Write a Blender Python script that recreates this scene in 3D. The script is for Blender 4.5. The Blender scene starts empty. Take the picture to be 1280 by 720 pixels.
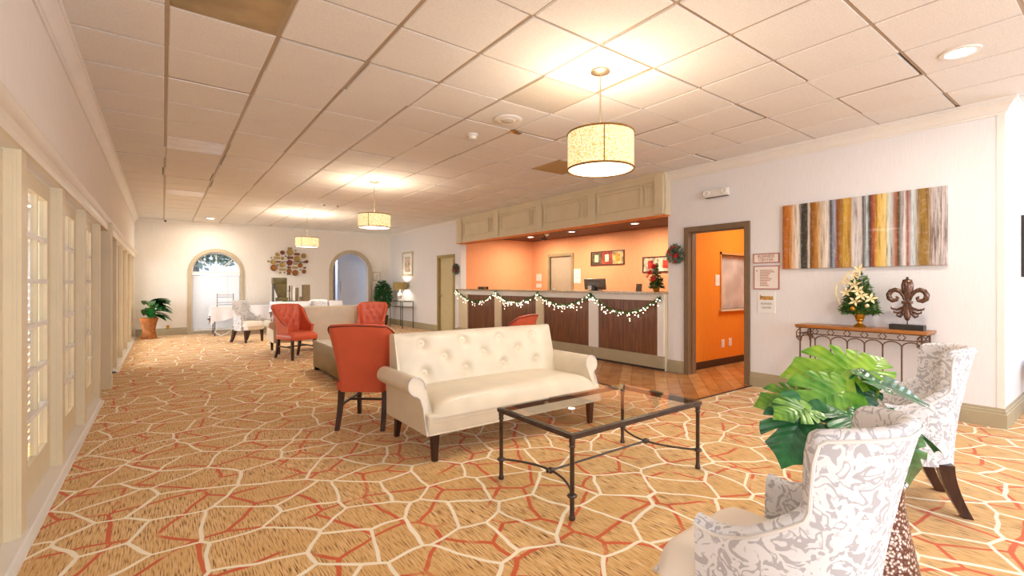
import bpy, bmesh, math, random
from mathutils import Vector, Matrix
random.seed(11)
S = bpy.context.scene
COL = S.collection
PI = math.pi

# ------------------------------------------------------------------ camera, world, lights, exposure
FPX, YAW, CAMH = 589.61, .6371, 1.30
cd = bpy.data.cameras.new('camera'); cam = bpy.data.objects.new('camera', cd); COL.objects.link(cam)
cam.location = (0, 0, CAMH); cam.rotation_euler = (PI/2, 0, -YAW)
cd.sensor_width = 36; cd.lens = FPX/1280*36; cd.shift_y = -4.16/1280; cd.clip_start = .02; cd.clip_end = 200
S.camera = cam
S.view_settings.view_transform = 'Standard'; S.view_settings.look = 'None'
S.view_settings.exposure = 0.42; S.view_settings.gamma = 1.0; S.view_settings.use_curve_mapping = False
W = bpy.data.worlds.new('sky'); S.world = W; W.use_nodes = True
W.node_tree.nodes['Background'].inputs[0].default_value = (.74, .84, 1, 1)
W.node_tree.nodes['Background'].inputs[1].default_value = 1.0

def area(name, loc, rot, sx, sy, power, color):
    l = bpy.data.lights.new(name, 'AREA'); l.shape = 'RECTANGLE'; l.size = sx; l.size_y = sy
    l.energy = power; l.color = color
    o = bpy.data.objects.new(name, l); COL.objects.link(o); o.location = loc; o.rotation_euler = rot
    return o
# daylight through the glazing behind the camera, through the entrance glazing on the right, and in the sunroom
area('daylight_window_light', (3.0, -3.88, 1.55), (PI/2, 0, 0), 6.6, 2.3, 185, (.84, .90, 1))
area('daylight_entrance_light', (9.88, -1.6, 1.45), (PI/2, 0, PI/2), 3.6, 2.3, 105, (.76, .86, 1))
area('daylight_sunroom_light', (-2.75, 6.0, 1.6), (PI/2, 0, -PI/2), 17.0, 2.0, 700, (.90, .94, 1))
area('daylight_hall_light', (5.3, 17.0, 2.6), (0, 0, 0), 1.6, 1.2, 55, (.75, .85, 1))
area('daylight_arch_light', (1.17, 15.6, 1.3), (-PI/2, 0, 0), 1.2, 2.0, 4, (.85, .9, 1))

# ------------------------------------------------------------------ helpers
class MB:
    def __init__(s): s.v = []; s.f = []
    def add(s, vs, fs, M=None):
        n = len(s.v)
        s.v += [tuple(M @ Vector(p)) if M else tuple(p) for p in vs]
        s.f += [tuple(i+n for i in f) for f in fs]; return s
    def box(s, x0, x1, y0, y1, z0, z1, M=None):
        vs = [(x, y, z) for z in (z0, z1) for y in (y0, y1) for x in (x0, x1)]
        return s.add(vs, [(0,2,3,1), (4,5,7,6), (0,1,5,4), (2,6,7,3), (0,4,6,2), (1,3,7,5)], M)
    def rbox(s, x0, x1, y0, y1, z0, z1, r=.02, seg=3, M=None):
        bm = bmesh.new(); bmesh.ops.create_cube(bm, size=1)
        for v in bm.verts: v.co = Vector(((x0+x1)/2+v.co.x*(x1-x0), (y0+y1)/2+v.co.y*(y1-y0), (z0+z1)/2+v.co.z*(z1-z0)))
        bmesh.ops.bevel(bm, geom=list(bm.edges), offset=r, segments=seg, profile=.5, affect='EDGES')
        bm.verts.index_update()
        s.add([v.co.copy() for v in bm.verts], [tuple(v.index for v in f.verts) for f in bm.faces], M); bm.free(); return s
    def prism(s, poly, axis, a, b, M=None):
        # poly: 2D points in the plane normal to axis ('x': (y,z), 'y': (x,z), 'z': (x,y))
        def P(p, t): return {'x': (t, p[0], p[1]), 'y': (p[0], t, p[1]), 'z': (p[0], p[1], t)}[axis]
        n = len(poly)
        vs = [P(p, a) for p in poly]+[P(p, b) for p in poly]
        fs = [tuple(range(n))[::-1], tuple(range(n, 2*n))]+[(i, (i+1) % n, n+(i+1) % n, n+i) for i in range(n)]
        return s.add(vs, fs, M)
    def tube(s, pts, r, n=8, closed=False, M=None):
        pts = [Vector(p) for p in pts]; m = len(pts)
        rs = r if isinstance(r, (list, tuple)) else [r]*m
        vs = []; up = None
        for i, p in enumerate(pts):
            if closed: t = pts[(i+1) % m]-pts[i-1]
            else: t = pts[min(i+1, m-1)]-pts[max(i-1, 0)]
            t.normalize()
            if up is None:
                up = Vector((0, 0, 1)) if abs(t.z) < .9 else Vector((1, 0, 0))
            a = t.cross(up)
            if a.length < 1e-4: a = t.cross(Vector((.3, .9, .2)))
            a.normalize(); b = a.cross(t); b.normalize(); up = b
            for k in range(n):
                q = 2*PI*k/n; vs.append(p+rs[i]*(math.cos(q)*a+math.sin(q)*b))
        fs = []
        for i in range(m if closed else m-1):
            j = (i+1) % m
            for k in range(n): fs.append((i*n+k, i*n+(k+1) % n, j*n+(k+1) % n, j*n+k))
        if not closed: fs += [tuple(range(n))[::-1], tuple(range((m-1)*n, m*n))]
        return s.add(vs, fs, M)
    def lathe(s, prof, n=24, c=(0, 0, 0), M=None, cap=True):
        vs = []; m = len(prof)
        for r, z in prof:
            for k in range(n): q = 2*PI*k/n; vs.append((c[0]+r*math.cos(q), c[1]+r*math.sin(q), c[2]+z))
        fs = [(i*n+k, i*n+(k+1) % n, (i+1)*n+(k+1) % n, (i+1)*n+k) for i in range(m-1) for k in range(n)]
        if cap: fs += [tuple(range(n))[::-1], tuple(range((m-1)*n, m*n))]
        return s.add(vs, fs, M)
    def grid(s, fn, nu, nv, cu=False, cv=False, M=None):
        vs = [fn(i, j) for i in range(nu) for j in range(nv)]
        fs = []
        for i in range(nu if cu else nu-1):
            for j in range(nv if cv else nv-1):
                i2 = (i+1) % nu; j2 = (j+1) % nv
                fs.append((i*nv+j, i2*nv+j, i2*nv+j2, i*nv+j2))
        return s.add(vs, fs, M)
    def sphere(s, c, r, n=8, m=6, sc=(1, 1, 1), M=None):
        pr = [(math.sin(PI*(i+.02)/(m+.04))*r, -math.cos(PI*(i+.02)/(m+.04))*r) for i in range(m+1)]
        vs = []
        for rr, z in pr:
            for k in range(n): q = 2*PI*k/n; vs.append((c[0]+rr*math.cos(q)*sc[0], c[1]+rr*math.sin(q)*sc[1], c[2]+z*sc[2]))
        fs = [(i*n+k, i*n+(k+1) % n, (i+1)*n+(k+1) % n, (i+1)*n+k) for i in range(m) for k in range(n)]
        fs += [tuple(range(n))[::-1], tuple(range(m*n, (m+1)*n))]
        return s.add(vs, fs, M)
    def mesh(s, name, mat, smooth=35):
        me = bpy.data.meshes.new(name); me.from_pydata(s.v, [], s.f); me.update()
        bm = bmesh.new(); bm.from_mesh(me); bmesh.ops.recalc_face_normals(bm, faces=bm.faces); bm.to_mesh(me); bm.free()
        if mat is not None: me.materials.append(mat)
        if smooth:
            me.polygons.foreach_set('use_smooth', [True]*len(me.polygons))
            me.set_sharp_from_angle(angle=math.radians(smooth))
        return me
    def build(s, name, mat, parent=None, smooth=35):
        return link(name, s.mesh(name, mat, smooth), parent)

def link(name, me, parent=None, M=None):
    o = bpy.data.objects.new(name, me); COL.objects.link(o)
    if parent is not None: o.parent = parent
    if M is not None: o.matrix_local = M
    return o
def tag(o, label=None, cat=None, group=None, kind=None):
    if label: o['label'] = label
    if cat: o['category'] = cat
    if group: o['group'] = group
    if kind: o['kind'] = kind
    return o
def thing(name, label, cat, loc=(0, 0, 0), rz=0, group=None):
    o = bpy.data.objects.new(name, None); COL.objects.link(o); o.empty_display_size = .1
    o.location = loc; o.rotation_euler = (0, 0, rz)
    return tag(o, label, cat, group)
def struct(o): o['kind'] = 'structure'; return o
def dup(root, loc, rz, label=None, group=None):
    r = root.copy(); COL.objects.link(r); r.location = loc; r.rotation_euler = (0, 0, rz)
    if label: r['label'] = label
    if group: r['group'] = group
    for ch in list(root.children):
        c = ch.copy(); COL.objects.link(c); c.parent = r
        for g in list(ch.children):
            d = g.copy(); COL.objects.link(d); d.parent = c
    return r
def moulding(prof, path, flip=1):
    # prof: closed (d, z) outline, d = distance out from the wall; path: XY polyline, room side on the left (flip=1)
    mb = MB(); n = len(path); m = len(prof); vs = []
    P = [Vector((p[0], p[1])) for p in path]
    for i in range(n):
        ds = []
        if i > 0: ds.append((P[i]-P[i-1]).normalized())
        if i < n-1: ds.append((P[i+1]-P[i]).normalized())
        ns = [Vector((-d.y, d.x))*flip for d in ds]
        if len(ns) == 2:
            nn = ns[0]+ns[1]; nn = nn/(nn.length_squared/2)
        else: nn = ns[0]
        for d, z in prof: vs.append((P[i].x+nn.x*d, P[i].y+nn.y*d, z))
    fs = [(i*m+k, i*m+(k+1) % m, (i+1)*m+(k+1) % m, (i+1)*m+k) for i in range(n-1) for k in range(m)]
    fs += [tuple(range(m)), tuple(range((n-1)*m, n*m))[::-1]]
    return mb.add(vs, fs)
def wall_mb(o, u, width, z0, z1, thick, openings):
    # o: XY start, u: XY unit direction, room on the left side of u; the wall body goes to the right
    mb = MB(); nx, ny = u[1], -u[0]
    M = Matrix(((u[0], nx, 0, o[0]), (u[1], ny, 0, o[1]), (0, 0, 1, 0), (0, 0, 0, 1)))
    c = 0
    for op in sorted(openings, key=lambda q: q['a']):
        a, b = op['a'], op['b']
        if a > c+1e-4: mb.box(c, a, 0, thick, z0, z1, M)
        if op.get('z0', z0) > z0: mb.box(a, b, 0, thick, z0, op['z0'], M)
        if op.get('arch'):
            r = (b-a)/2; cx = (a+b)/2; zs = op['spring']; N = 24
            for k in range(N):
                t0, t1 = PI-PI*k/N, PI-PI*(k+1)/N
                p0 = (cx+r*math.cos(t0), zs+r*math.sin(t0)); p1 = (cx+r*math.cos(t1), zs+r*math.sin(t1))
                mb.prism([p0, p1, (p1[0], z1), (p0[0], z1)], 'y', 0, thick, M)
        elif op['z1'] < z1: mb.box(a, b, 0, thick, op['z1'], z1, M)
        c = b
    if c < width-1e-4: mb.box(c, width, 0, thick, z0, z1, M)
    return mb

# ------------------------------------------------------------------ materials
def lin(h):
    h = h.lstrip('#'); c = [int(h[i:i+2], 16)/255 for i in (0, 2, 4)]
    return tuple(x/12.92 if x <= .04045 else ((x+.055)/1.055)**2.4 for x in c)+(1,)
class NT:
    def __init__(s, name):
        s.m = bpy.data.materials.new(name); s.m.use_nodes = True; s.t = s.m.node_tree
        s.b = s.t.nodes['Principled BSDF']; s.out = s.t.nodes['Material Output']
    def n(s, typ, **k):
        nd = s.t.nodes.new(typ)
        for a, v in k.items():
            if a.startswith('i_'):
                key = a[2:]; nd.inputs[int(key) if key.isdigit() else key].default_value = v
            else: setattr(nd, a, v)
        return nd
    def l(s, a, b): s.t.links.new(a, b)
    def coord(s, scale=(1, 1, 1), kind='Object'):
        tc = s.n('ShaderNodeTexCoord'); mp = s.n('ShaderNodeMapping'); s.l(tc.outputs[kind], mp.inputs[0])
        mp.inputs['Scale'].default_value = scale; return mp.outputs[0]
    def ramp(s, fac, stops, interp='LINEAR'):
        r = s.n('ShaderNodeValToRGB'); cr = r.color_ramp; cr.interpolation = interp
        while len(cr.elements) < len(stops): cr.elements.new(.5)
        for e, (p, c) in zip(cr.elements, stops): e.position = p; e.color = c if len(c) == 4 else tuple(c)+(1,)
        s.l(fac, r.inputs[0]); return r.outputs[0]
    def mix(s, fac, a, b, blend='MIX'):
        m = s.n('ShaderNodeMix', data_type='RGBA', blend_type=blend)
        for sock, v in ((m.inputs[0], fac), (m.inputs[6], a), (m.inputs[7], b)):
            if hasattr(v, 'is_linked'): s.l(v, sock)
            else: sock.default_value = v
        return m.outputs[2]
    def noise(s, vec, scale, detail=2, rough=.5, dist=0):
        nd = s.n('ShaderNodeTexNoise'); s.l(vec, nd.inputs['Vector'])
        nd.inputs['Scale'].default_value = scale; nd.inputs['Detail'].default_value = detail
        nd.inputs['Roughness'].default_value = rough; nd.inputs['Distortion'].default_value = dist
        return nd.outputs[0]
    def bump(s, h, strength=.3, dist=.01):
        b = s.n('ShaderNodeBump'); b.inputs['Strength'].default_value = strength; b.inputs['Distance'].default_value = dist
        s.l(h, b.inputs['Height']); s.l(b.outputs[0], s.b.inputs['Normal'])
    def col(s, c):
        if hasattr(c, 'is_linked'): s.l(c, s.b.inputs['Base Color'])
        else: s.b.inputs['Base Color'].default_value = c
    def set(s, rough=.5, metal=0, spec=.5, coat=0):
        s.b.inputs['Roughness'].default_value = rough; s.b.inputs['Metallic'].default_value = metal
        s.b.inputs['Specular IOR Level'].default_value = spec; s.b.inputs['Coat Weight'].default_value = coat
        return s.m
def plain(name, h, rough=.5, metal=0, var=.12, vs=8, bump=0, bs=60, spec=.5, coat=0):
    t = NT(name); c = lin(h); co = t.coord()
    nz = t.noise(co, vs, 3)
    d = tuple(x*(1-var) for x in c[:3])+(1,); e = tuple(min(1, x*(1+var)) for x in c[:3])+(1,)
    t.col(t.ramp(nz, [(.3, d), (.7, e)]))
    if bump: t.bump(t.noise(co, bs, 2), bump, .01)
    return t.set(rough, metal, spec, coat)
def emit(name, h, strength, base=None):
    t = NT(name); t.b.inputs['Emission Color'].default_value = lin(h); t.b.inputs['Emission Strength'].default_value = strength
    t.col(lin(base or h)); return t.set(.6)

def m_carpet():
    t = NT('carpet'); co = t.coord()
    wob = t.n('ShaderNodeTexNoise', noise_dimensions='2D'); t.l(co, wob.inputs['Vector']); wob.inputs['Scale'].default_value = 2.2
    ad = t.n('ShaderNodeMix', data_type='VECTOR'); ad.inputs[0].default_value = .09
    t.l(co, ad.inputs[4]); t.l(wob.outputs[1], ad.inputs[5]); vec = ad.outputs[1]
    def cells(off, scale):
        mp = t.n('ShaderNodeMapping'); t.l(vec, mp.inputs[0]); mp.inputs['Location'].default_value = off
        mp.inputs['Rotation'].default_value = (0, 0, .5)
        v = t.n('ShaderNodeTexVoronoi', voronoi_dimensions='2D', feature='DISTANCE_TO_EDGE')
        t.l(mp.outputs[0], v.inputs['Vector']); v.inputs['Scale'].default_value = scale
        v.inputs['Randomness'].default_value = .95
        return v.outputs['Distance']
    # ochre ground with fine dashes running down the room
    dm = t.n('ShaderNodeMapping'); t.l(co, dm.inputs[0]); dm.inputs['Scale'].default_value = (165, 11, 1)
    dash = t.n('ShaderNodeTexNoise', noise_dimensions='2D'); t.l(dm.outputs[0], dash.inputs['Vector']); dash.inputs['Scale'].default_value = 1; dash.inputs['Detail'].default_value = 3
    ground = t.ramp(dash.outputs[0], [(.30, lin('#3e2010')), (.36, lin('#b07c3c')), (.46, lin('#daab6a')), (.70, lin('#e9c894'))])
    blot = t.noise(co, 1.7, 2)
    ground = t.mix(t.ramp(blot, [(.4, (0, 0, 0)), (.65, (.55,)*3)]), ground, lin('#d2a25c'))
    red = t.ramp(cells((3.3, 1.7, 0), 3.1), [(.026, (1,)*3), (.036, (0,)*3)])
    brk = t.ramp(t.noise(co, 2.9, 2), [(.36, (0,)*3), (.46, (1,)*3)])
    redm = t.mix(1, red, brk, 'MULTIPLY')
    redc = t.mix(t.noise(co, 3, 2), lin('#c04a20'), lin('#dc6c38'))
    c1 = t.mix(redm, ground, redc)
    cream = t.ramp(cells((0, 0, 0), 3.3), [(.024, (1,)*3), (.036, (0,)*3)])
    c2 = t.mix(cream, c1, lin('#f8ecd2'))
    t.col(c2); t.bump(t.noise(co, 420, 2), .5, .004)
    t.b.inputs['Sheen Weight'].default_value = .15
    return t.set(.95, spec=.15)
def m_wall(name, h, h2):
    t = NT(name); co = t.coord(); g = t.n('ShaderNodeTexNoise'); mp = t.n('ShaderNodeMapping')
    t.l(co, mp.inputs[0]); mp.inputs['Scale'].default_value = (130, 130, 6); t.l(mp.outputs[0], g.inputs[0]); g.inputs['Scale'].default_value = 1
    t.col(t.ramp(g.outputs[0], [(.35, lin(h2)), (.65, lin(h))])); t.bump(g.outputs[0], .12, .004)
    return t.set(.8, spec=.2)
def m_tile(name, a, b):
    t = NT(name); co = t.coord()
    n = t.noise(co, 140, 3, .7); big = t.noise(co, 3, 2)
    c = t.ramp(n, [(.32, lin(a)), (.62, lin(b))]); t.col(t.mix(t.ramp(big, [(.4, (0,)*3), (.8, (.25,)*3)]), c, lin(a)))
    t.bump(n, .35, .003); return t.set(.95, spec=.1)
def m_wood(name, a, b, scale=(3, 40, 40), rough=.4, coat=0):
    t = NT(name); co = t.coord(scale); n = t.noise(co, 1, 4, .6, .6)
    t.col(t.ramp(n, [(.3, lin(a)), (.7, lin(b))])); t.bump(n, .06, .003); return t.set(rough, coat=coat)
def m_damask():
    t = NT('damask_fabric'); co = t.coord()
    n1 = t.noise(co, 21, 2, .45, .8); n2 = t.noise(co, 46, 1, .4, .4)
    k1 = t.ramp(n1, [(.525, (0,)*3), (.54, (1,)*3), (.60, (1,)*3), (.615, (0,)*3)])
    k2 = t.ramp(n1, [(.37, (1,)*3), (.385, (0,)*3)])
    k3 = t.ramp(n2, [(.655, (0,)*3), (.67, (1,)*3)])
    k = t.mix(1, t.mix(1, k1, k2, 'ADD'), t.mix(.5, k3, (0, 0, 0, 1)), 'ADD')
    weave = t.noise(co, 500, 1)
    c = t.mix(k, lin('#dcd9d9'), lin('#b2aeb0'))
    t.col(c); t.bump(weave, .15, .002); return t.set(.75, spec=.25)
def m_glass(name, tint=(1, 1, 1, 1), refl=1.5, rough=0):
    t = NT(name); t.t.nodes.remove(t.b)
    tr = t.n('ShaderNodeBsdfTransparent'); tr.inputs[0].default_value = tint
    gl = t.n('ShaderNodeBsdfGlossy'); gl.inputs['Roughness'].default_value = rough
    fr = t.n('ShaderNodeFresnel'); fr.inputs[0].default_value = refl
    ge = t.n('ShaderNodeNewGeometry'); iv = t.n('ShaderNodeMath', operation='SUBTRACT'); iv.inputs[0].default_value = 1; t.l(ge.outputs['Backfacing'], iv.inputs[1])
    mu = t.n('ShaderNodeMath', operation='MULTIPLY'); t.l(fr.outputs[0], mu.inputs[0]); t.l(iv.outputs[0], mu.inputs[1])
    mx = t.n('ShaderNodeMixShader'); t.l(mu.outputs[0], mx.inputs[0]); t.l(tr.outputs[0], mx.inputs[1]); t.l(gl.outputs[0], mx.inputs[2])
    t.l(mx.outputs[0], t.out.inputs[0]); return t.m
def m_leaf(name, a, b, veins=False):
    t = NT(name); co = t.coord(); n = t.noise(co, 2.2 if veins else 9, 3)
    c = t.ramp(n, [(.35, lin(a)), (.68, lin(b))])
    if veins:
        sx = t.n('ShaderNodeSeparateXYZ'); t.l(co, sx.inputs[0])
        ab = t.n('ShaderNodeMath', operation='ABSOLUTE'); t.l(sx.outputs[0], ab.inputs[0])
        ma = t.n('ShaderNodeMath', operation='MULTIPLY_ADD'); t.l(ab.outputs[0], ma.inputs[0]); ma.inputs[1].default_value = -.75; t.l(sx.outputs[1], ma.inputs[2])
        mu = t.n('ShaderNodeMath', operation='MULTIPLY'); t.l(ma.outputs[0], mu.inputs[0]); mu.inputs[1].default_value = 42
        si = t.n('ShaderNodeMath', operation='SINE'); t.l(mu.outputs[0], si.inputs[0])
        vn = t.ramp(si.outputs[0], [(.90, (0,)*3), (.99, (.45,)*3)])
        c = t.mix(vn, c, lin(b)); t.bump(si.outputs[0], .15, .015)
    t.col(c); return t.set(.3, spec=.5)
def m_leather(name, h, rough=.38, var=.06):
    t = NT(name); c = lin(h); co = t.coord(); n = t.noise(co, 5, 2); g = t.noise(co, 260, 2)
    t.col(t.ramp(n, [(.3, tuple(x*(1-var) for x in c[:3])), (.7, tuple(min(1, x*(1+var)) for x in c[:3]))]))
    t.bump(g, .08, .002); return t.set(rough, spec=.5)
def m_painting():
    st = [(0, '#a8540c'), (.06, '#c97a20'), (.09, '#e6c9a8'), (.125, '#efe6dc'), (.145, '#23241d'), (.185, '#3a3c30'), (.197, '#e8ddcb'),
          (.21, '#77400f'), (.25, '#c08228'), (.28, '#d9c3a4'), (.325, '#e9e1d8'), (.346, '#2d2b38'), (.372, '#a8b2c4'), (.384, '#9a4b2c'),
          (.40, '#8e5a12'), (.44, '#d4a840'), (.472, '#b88632'), (.487, '#dcd6d2'), (.54, '#cfc6c4'), (.548, '#3a281c'), (.572, '#c6d4da'),
          (.587, '#36241a'), (.614, '#b4552f'), (.628, '#d6a840'), (.68, '#efcf86'), (.70, '#c9d8d8'), (.735, '#a7613a'), (.75, '#46320f'),
          (.783, '#e3e0e0'), (.797, '#9a4620'), (.825, '#cfdbe0'), (.86, '#94702a')]
    t = NT('striped_painting'); co = t.coord()
    sx = t.n('ShaderNodeSeparateXYZ'); t.l(co, sx.inputs[0])
    mr = t.n('ShaderNodeMapRange'); t.l(sx.outputs[1], mr.inputs[0])
    mr.inputs[1].default_value = .755; mr.inputs[2].default_value = -.755
    jit = t.n('ShaderNodeMapping'); t.l(co, jit.inputs[0]); jit.inputs['Scale'].default_value = (1, 60, 5)
    jn = t.noise(jit.outputs[0], 1, 3, .6)
    ma = t.n('ShaderNodeMath', operation='MULTIPLY_ADD'); t.l(jn, ma.inputs[0]); ma.inputs[1].default_value = .016; ma.inputs[2].default_value = -.008
    su = t.n('ShaderNodeMath', operation='ADD'); t.l(mr.outputs[0], su.inputs[0]); t.l(ma.outputs[0], su.inputs[1])
    c = t.ramp(su.outputs[0], [(p, lin(h)) for p, h in st])
    mv = t.ramp(su.outputs[0], [(0, (0,)*3), (.90, (0,)*3), (.93, (1,)*3), (1, (1,)*3)])
    stk = t.n('ShaderNodeMapping'); t.l(co, stk.inputs[0]); stk.inputs['Scale'].default_value = (1, 45, 2.2)
    sn = t.noise(stk.outputs[0], 1, 4, .7)
    c = t.mix(mv, c, t.ramp(sn, [(.35, lin('#8d7d78')), (.65, lin('#d6ccc8'))]))
    spk = t.noise(co, 22, 4, .75)
    c = t.mix(t.ramp(spk, [(.50, (.0,)*3), (.72, (.40,)*3)]), c, t.mix(.5, c, lin('#efe6d6'), 'SCREEN'))
    c = t.mix(t.ramp(sn, [(.32, (.75,)*3), (.52, (0,)*3)]), c, lin('#4a2c10'))
    t.col(c); t.bump(sn, .3, .004); return t.set(.4, coat=.1)
def m_granite():
    t = NT('speckled_granite'); co = t.coord(); n = t.noise(co, 90, 3, .8)
    t.col(t.ramp(n, [(.35, lin('#6b4a2a')), (.5, lin('#b89a6a')), (.65, lin('#e2d2b0'))])); return t.set(.2)
def m_hammered():
    t = NT('hammered_bronze'); co = t.coord(); v = t.n('ShaderNodeTexVoronoi'); t.l(co, v.inputs[0]); v.inputs['Scale'].default_value = 75
    t.col(t.ramp(v.outputs[0], [(.25, lin('#e6d2c4')), (.55, lin('#6a4436'))])); t.bump(v.outputs[0], .6, .004); return t.set(.35, .55)

M_CARPET = m_carpet()
M_WALL = m_wall('wall_fabric_paper', '#ebe8e8', '#e6e3e3')
M_WALL_WARMLIT = m_wall('wall_paper_warm_light_tint', '#efe7dc', '#eae1d5')  # same paper as the right wall, warm light tinted into its colour
M_TILE = m_tile('acoustic_tile', '#dfdad6', '#f1ede9')
M_TILE2 = m_tile('aged_tile', '#b29468', '#c6ab80')
M_TILE3 = m_tile('grey_tile', '#c9bfb2', '#ddd4c8')
M_GRID = plain('grid_metal', '#b5a088', .5, 0, .05)
M_CEILBACK = plain('ceiling_void', '#8f7b60', .9)
M_CREAM = plain('cream_paint', '#dcccab', .45, 0, .04, 3)
M_OLIVEP = plain('khaki_paint', '#b7a778', .45, 0, .05, 3)
M_WHITEP = plain('white_paint', '#eae4dc', .45, 0, .03, 3)
M_BASE = plain('taupe_baseboard', '#ab9d7e', .5, 0, .06, 4)
M_ORANGE = m_wall('orange_wall', '#f2ab7e', '#eea273')
M_ORANGE2 = m_wall('deep_orange_wall', '#e88f2e', '#e28524')
M_BROWNCEIL = plain('brown_ceiling', '#5e3218', .6)
M_DARKWOOD = m_wood('dark_wood', '#2c1712', '#4a2a1e', (20, 20, 4), .3)
M_PANEL = m_wood('walnut_panel', '#50290f', '#8a5228', (30, 30, 2.2), .35)
M_PLANK = m_wood('plank_wood', '#9a5c2a', '#c58345', (6, 6, 6), .25)
M_BASEDARK = plain('dark_baseboard', '#3d2a1c', .5)
M_BRONZE = plain('brown_door_frame', '#7a6248', .4, 0, .08)
M_IRON = plain('pewter_iron', '#5a4d48', .35, .75, .2, 20)
M_RUST = plain('antique_iron', '#6a5040', .5, .55, .35, 30)
M_CONSOLE = m_wood('console_top_wood', '#8a4f1c', '#b87632', (30, 4, 30), .3)
M_WHITELEATHER = m_leather('ivory_leather', '#ddd0b9', .33)
M_REDLEATHER = m_leather('coral_leather', '#d05a3a', .4)
M_PIPING = plain('dark_piping', '#6e2214', .5)
M_OLIVE = m_leather('olive_leather', '#8a7444', .35)
M_DAMASK = m_damask()
M_SEAT = m_leather('cream_seat_vinyl', '#ecdfd0', .45)
M_WIREP = plain('fabric_piping', '#d6d0ca', .7)
M_GLASS = m_glass('clear_glass', (.97, .98, .97, 1), 1.45)
M_TABLEGLASS = m_glass('table_glass', (.92, .94, .92, 1), 2.0)
M_BLIND = plain('white_blind', '#efeff2', .6, 0, .02)
M_CLOTH = plain('white_cloth', '#f0eef2', .9, 0, .02, bump=.1)
M_GOLD = plain('gold', '#c08a2c', .3, .8, .25, 20)
M_STONE = plain('aged_metal', '#6e5448', .25, .7, .5, 40)
M_BLACK = plain('black_plastic', '#2b2622', .4)
M_TAUPE = plain('taupe_plastic', '#6e5a48', .35)
M_PAPER = plain('paper', '#eeece8', .8, 0, .01)
M_SIGN = plain('sign_board', '#efe4db', .6, 0, .02)
M_SIGNEDGE = plain('sign_edge', '#b06a5c', .5)
M_INK = plain('sign_ink', '#b0735a', .7)
M_INKG = plain('grey_ink', '#7d7a80', .7)
M_LEAFA = m_leaf('monstera_green', '#2c7420', '#7fae3c', True)
M_LEAFB = m_leaf('monstera_dark', '#0f4526', '#2f7a3e', True)
M_LEAFC = m_leaf('monstera_lime', '#52901e', '#9cc03c', True)
M_LEAFD = m_leaf('plant_dark_green', '#0e3b14', '#2f7a35')
M_FIR = m_leaf('fir_green', '#1f4a1c', '#5c7f36')
M_STEM = plain('stem_green', '#6f8f3a', .5)
M_POT = m_hammered()
M_TERRA = plain('terracotta', '#a8642c', .7, 0, .35, 12)
M_RED = plain('red_petal', '#c8141c', .6, 0, .2)
M_PINK = plain('pink_berry', '#d8504a', .5)
M_IVORYPET = plain('ivory_petal', '#ecd6a2', .6, 0, .15, 20)
M_BULB = emit('fairy_bulb', '#fff0d0', 5)
M_SHADE = None
M_DIFF = emit('lamp_diffuser', '#fff3dc', 2.2)
M_CANLIGHT = emit('downlight_lens', '#fff6e8', 8)
M_WHITEPL = plain('white_plastic', '#ece7e0', .4, 0, .02)
M_STEEL = plain('brushed_nickel', '#b8a894', .3, .8)

# ------------------------------------------------------------------ room shell
T = .6096; CE = CAMH+2.7453*T            # ceiling 2.974 m
XL, XR, YF = -.57, 6.1, 15.05            # left wall face, right wall face, far wall face
YC = .78                                 # corner of the right wall
GX, GY = .0328*T, 5.7476*T               # ceiling grid origin
struct(MB().box(-3, 10.2, -4.2, 20, -.12, 0).build('floor', M_CARPET, None, 0))

# wood floor: diagonal planks
wf = struct(MB().box(4.62, 8.7, 3.05, 10.4, -.05, .002).build('floor_wood', plain('floor_joint', '#6b3f1c', .7), None, 0))
def clip(poly, rect):
    x0, x1, y0, y1 = rect
    for ax, val, sg in ((0, x0, 1), (0, x1, -1), (1, y0, 1), (1, y1, -1)):
        out = []
        for i in range(len(poly)):
            a, b = poly[i-1], poly[i]
            ia, ib = sg*(a[ax]-val) >= 0, sg*(b[ax]-val) >= 0
            if ia != ib:
                t = (val-a[ax])/(b[ax]-a[ax]); out.append((a[0]+t*(b[0]-a[0]), a[1]+t*(b[1]-a[1])))
            if ib: out.append(b)
        poly = out
        if not poly: return []
    return poly
pl_mats = [m_wood('plank_wood_%d' % i, a, b, (5, 5, 5), .22) for i, (a, b) in enumerate((('#b0733f', '#cc9358'), ('#b87d48', '#d8a368'), ('#a86c3a', '#c48a50')))]
ca, sa = math.cos(math.radians(38)), math.sin(math.radians(38))
for i in range(-60, 60):
    for j in range(-14, 14):
        L, w = .92, .155
        u0, v0 = j*L+(i % 3)*.31, i*w
        if True:
            q = [(u0+.002, v0+.002), (u0+L-.002, v0+.002), (u0+L-.002, v0+w-.002), (u0+.002, v0+w-.002)]
            q = [(6.4+ca*a-sa*b, 5.0+sa*a+ca*b) for a, b in q]
            for rect in ((4.64, 6.02, 3.05, 10.38), (6.02, 8.3, 3.05, 4.08)):
                pp = clip(q, rect)
                if len(pp) >= 3:
                    A = abs(sum(pp[k-1][0]*pp[k][1]-pp[k][0]*pp[k-1][1] for k in range(len(pp))))/2
                    if A > .004:
                        MB().prism(pp, 'z', .001, .006).build('plank', pl_mats[(i*7+j*3) % 3], wf, 0)
struct(MB().box(4.60, 6.1, 3.025, 3.05, 0, .007).box(4.60, 4.625, 3.05, 10.4, 0, .007).build('trim_1', M_BASEDARK, None, 0))

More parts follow.
